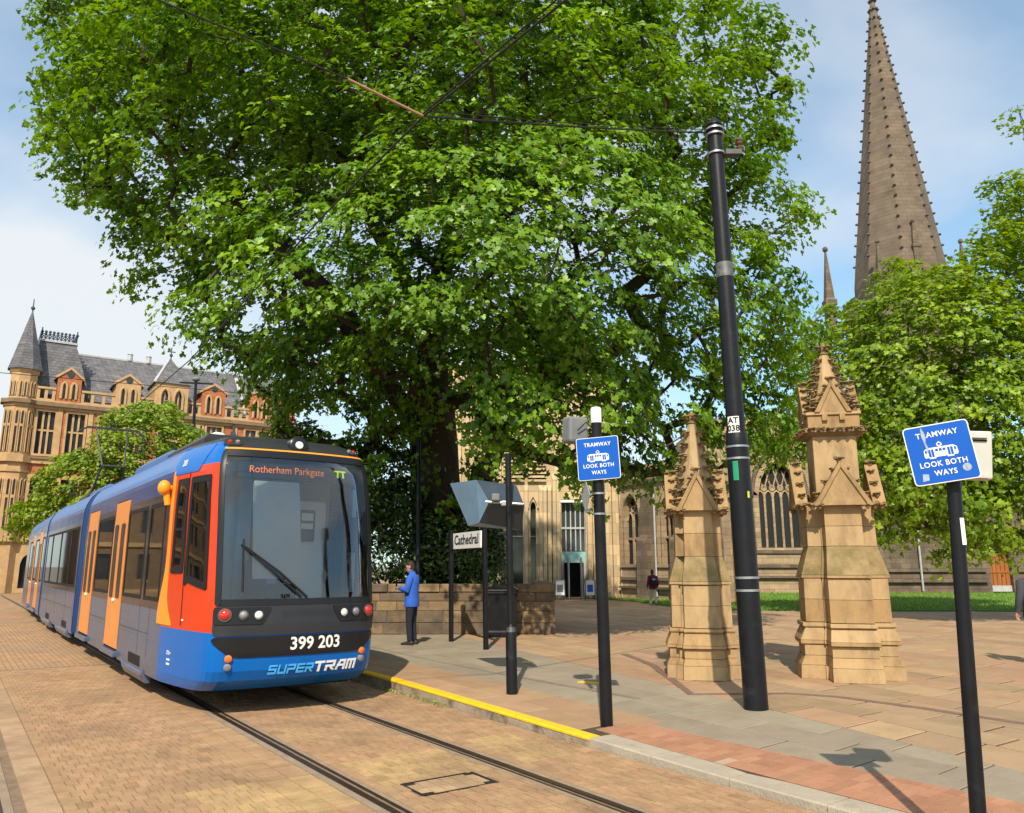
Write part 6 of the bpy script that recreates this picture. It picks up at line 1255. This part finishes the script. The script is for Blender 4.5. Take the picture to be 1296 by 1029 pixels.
b = MB(); b.loft([[((r * (1 + .10 * math.sin(3 * a + z))) * math.cos(a) + q[0] - TB[0], (r * (1 + .10 * math.sin(3 * a + z))) * math.sin(a) + q[1] - TB[1], z) for a in np.linspace(0, 2 * math.pi, 21)[:-1]] for q, r, z in [(TB, 1.0, 0), (TB, .85, .5), (TB, .76, 1.5), (at(553, 620, 22.3), .70, at(553, 620, 22.3)[2]), (at(551, 560, 22.3), .68, at(551, 560, 22.3)[2]), (at(549, 515, 22.3), .58, at(549, 515, 22.3)[2])]]); b.build('trunk', BARK, tp, 60)
# lime tree over the lawn
B2p = np.array([at(1345, 700, 27)[0], 27, 0.]); tq = thing('lime_tree', 'bright green tree overhanging the lawn in front of the spire', 'tree', B2p)
LOBES2 = lobes_px([(1190, 430, 25, (2.9, 2.6, 2.4)), (1100, 500, 25, (2.2, 2.2, 2.3)), (1275, 370, 25, (2.0, 2.2, 2.0)), (1300, 540, 24, (3.0, 2.6, 2.6)), (1160, 590, 24.5, (2.4, 2.2, 1.9)), (1065, 420, 26, (1.2, 1.2, 1.1)), (1230, 630, 24, (2.6, 1.8, 1.5)), (1140, 345, 26, (.8, .8, .55)), (1280, 235, 24.5, (.7, .7, .45)), (1270, 300, 24.5, (.8, .8, .5)), (1290, 150, 24.5, (.35, .4, .45)), (1020, 470, 27, (1.1, 1, 1.3)), (1050, 540, 26, (1.4, 1.3, 1.4)), (985, 550, 27.5, (1.0, 1, .9)), (1345, 300, 25, (2, 2, 2.5)), (1150, 650, 24.5, (1.6, 1.2, .8)), (1290, 650, 24, (1.8, 1.4, 1.0)), (1220, 685, 24, (1.2, 1.0, .5))])
limbs2 = [[B2p, at(1345, 560, 27), at(1330, 440, 26.5), at(1330, 330, 26), at(1325, 200, 25.5)], [at(1342, 540, 27), at(1270, 500, 26), at(1180, 460, 25.5), at(1110, 450, 25.5)], [at(1340, 580, 27), at(1260, 590, 25.5), at(1180, 580, 25)], [at(1325, 230, 25.5), at(1300, 190, 25), at(1289, 130, 24.6)]]
tree(tq, B2p, LOBES2, limbs2, 900, .52, 62, .66, .42, .23, LF2, lobed_leaf(), BARK2, .42, .25)
# street tree before the gothic block
B3 = np.array([at(150, 700, 46)[0], 46, ZR]); ts = thing('street_tree', 'round bright green street tree before the gothic block', 'tree', B3)
LOBES3 = lobes_px([(185, 565, 46, (2.9, 2.6, 2.5)), (110, 615, 46, (2.7, 2.4, 2.2)), (60, 650, 46, (1.8, 1.8, 1.2)), (232, 560, 46, (1.5, 1.8, 1.2)), (200, 525, 46, (1.4, 1.4, 1.0)), (160, 660, 46, (3, 2.4, 1.8)), (30, 665, 46, (.8, .8, .5))])
tree(ts, B3, LOBES3, [[B3, at(150, 660, 46), at(160, 600, 46), at(175, 560, 46)], [at(150, 655, 46), at(110, 630, 46)]], 420, .5, 70, .66, .5, .2, LF3, simple_leaf(), BARK2, .3, .2)
# ivy and laurel behind the planter wall
def shrub(name, label, cat, boxes, n, size, m, base):
    t = thing(name, label, cat, base, group='shrubs behind the planter wall'); L = lobes_px(boxes); C = clumps(L, n, .22, .15); cen = np.mean([c for c, r in L], 0) + np.array([0, 1.0, -.8]); 
    P, Nn, sz, ti = foliage(C, cen, 34, .30, .6, size, .5, .6, .1); leaves('leaves', P - np.array(base), Nn, sz, ti, oval_leaf(), m, t)
    b = MB()
    for c in C[::6]: q = np.array([base[0] + RNG.normal() * .5, base[1] + .1 * RNG.normal(), 1.0]); b.tube([q - base, (q + c) / 2 - base + RNG.normal(size=3) * .1, c - base], [.02, .014, .006], 4)
    b.build('stems', BARK2, t)
shrub('ivy_shrub', 'dark glossy ivy bank behind the wall at the base of the trunk', 'shrub', [(545, 695, 21.2, (1.9, .7, 1.0)), (600, 690, 21.3, (.8, .6, 1.0)), (500, 660, 21.4, (1.0, .6, 1.1))], 330, .15, LF4, (at(550, 735, 21.2)[0], 21.2, .6))
shrub('laurel_shrub', 'dark laurel bush rising behind the tram front', 'shrub', [(430, 660, 21.6, (1.5, .9, 2.0)), (480, 600, 21.8, (1.0, .8, 1.2)), (380, 600, 21.8, (1.0, .8, 1.6))], 330, .17, LF4, (at(430, 735, 21.6)[0], 21.6, .6))
shrub('holly_shrub', 'small dark bush at the end of the wall below the display hood', 'shrub', [(618, 718, 20.6, (.42, .4, .5)), (628, 690, 21, (.3, .3, .35))], 60, .12, LF4, (at(618, 735, 20.6)[0], 20.6, .6))
# grass of the lawn
LWp = np.array(LW)
def in_poly(x, y):
    c = np.zeros(len(x), bool)
    for i in range(len(LWp)):
        (x1, y1), (x2, y2) = LWp[i], LWp[i - 1]; c ^= ((y1 > y) != (y2 > y)) & (x < (x2 - x1) * (y - y1) / (y2 - y1 + 1e-9) + x1)
    return c
gx = RNG.uniform(4, 34, 90000); gy = RNG.uniform(29, 47.2, 90000); k = in_poly(gx, gy); gx, gy = gx[k], gy[k]; n = len(gx)
GP = np.stack([gx, gy, np.full(n, .06)], 1); blade = (np.array([(-.5, 0, 0), (.5, 0, 0), (0, 1, .25)]) * np.array([.35, 1, 1]), np.array([(0, 1, 2)]))
LFG = leafmat('grass_blade', (.075, .17, .014), (.17, .30, .03), .3, .6); GN_ = RNG.normal(size=(n, 3)) * .5 + np.array([0, -.5, .9])
go = leaves('grass', GP, GN_, RNG.uniform(.08, .16, n), np.clip(RNG.normal(.5, .25, n), 0, 1), blade, LFG, None); tag(go, 'short mown grass of the cathedral lawn', 'grass')
# weeds and litter in the gutter under the yellow kerb
n = 170; ws_ = 9.4 + 2.6 * RNG.random(n) ** 1.3; wl_ = KERB - .03 - np.abs(RNG.normal(0, .035, n)); WP = np.array([(*tr(a, c), ZR + .015 + .03 * RNG.random()) for a, c in zip(ws_, wl_)])
wo = leaves('gutter_weeds', WP, RNG.normal(size=(n, 3)) * .7 + np.array([0, -.3, .7]), RNG.uniform(.02, .05, n), np.clip(RNG.normal(.5, .3, n), 0, 1), oval_leaf(), LF3, None); tag(wo, 'small weeds and leaf litter along the foot of the yellow kerb', 'weeds')
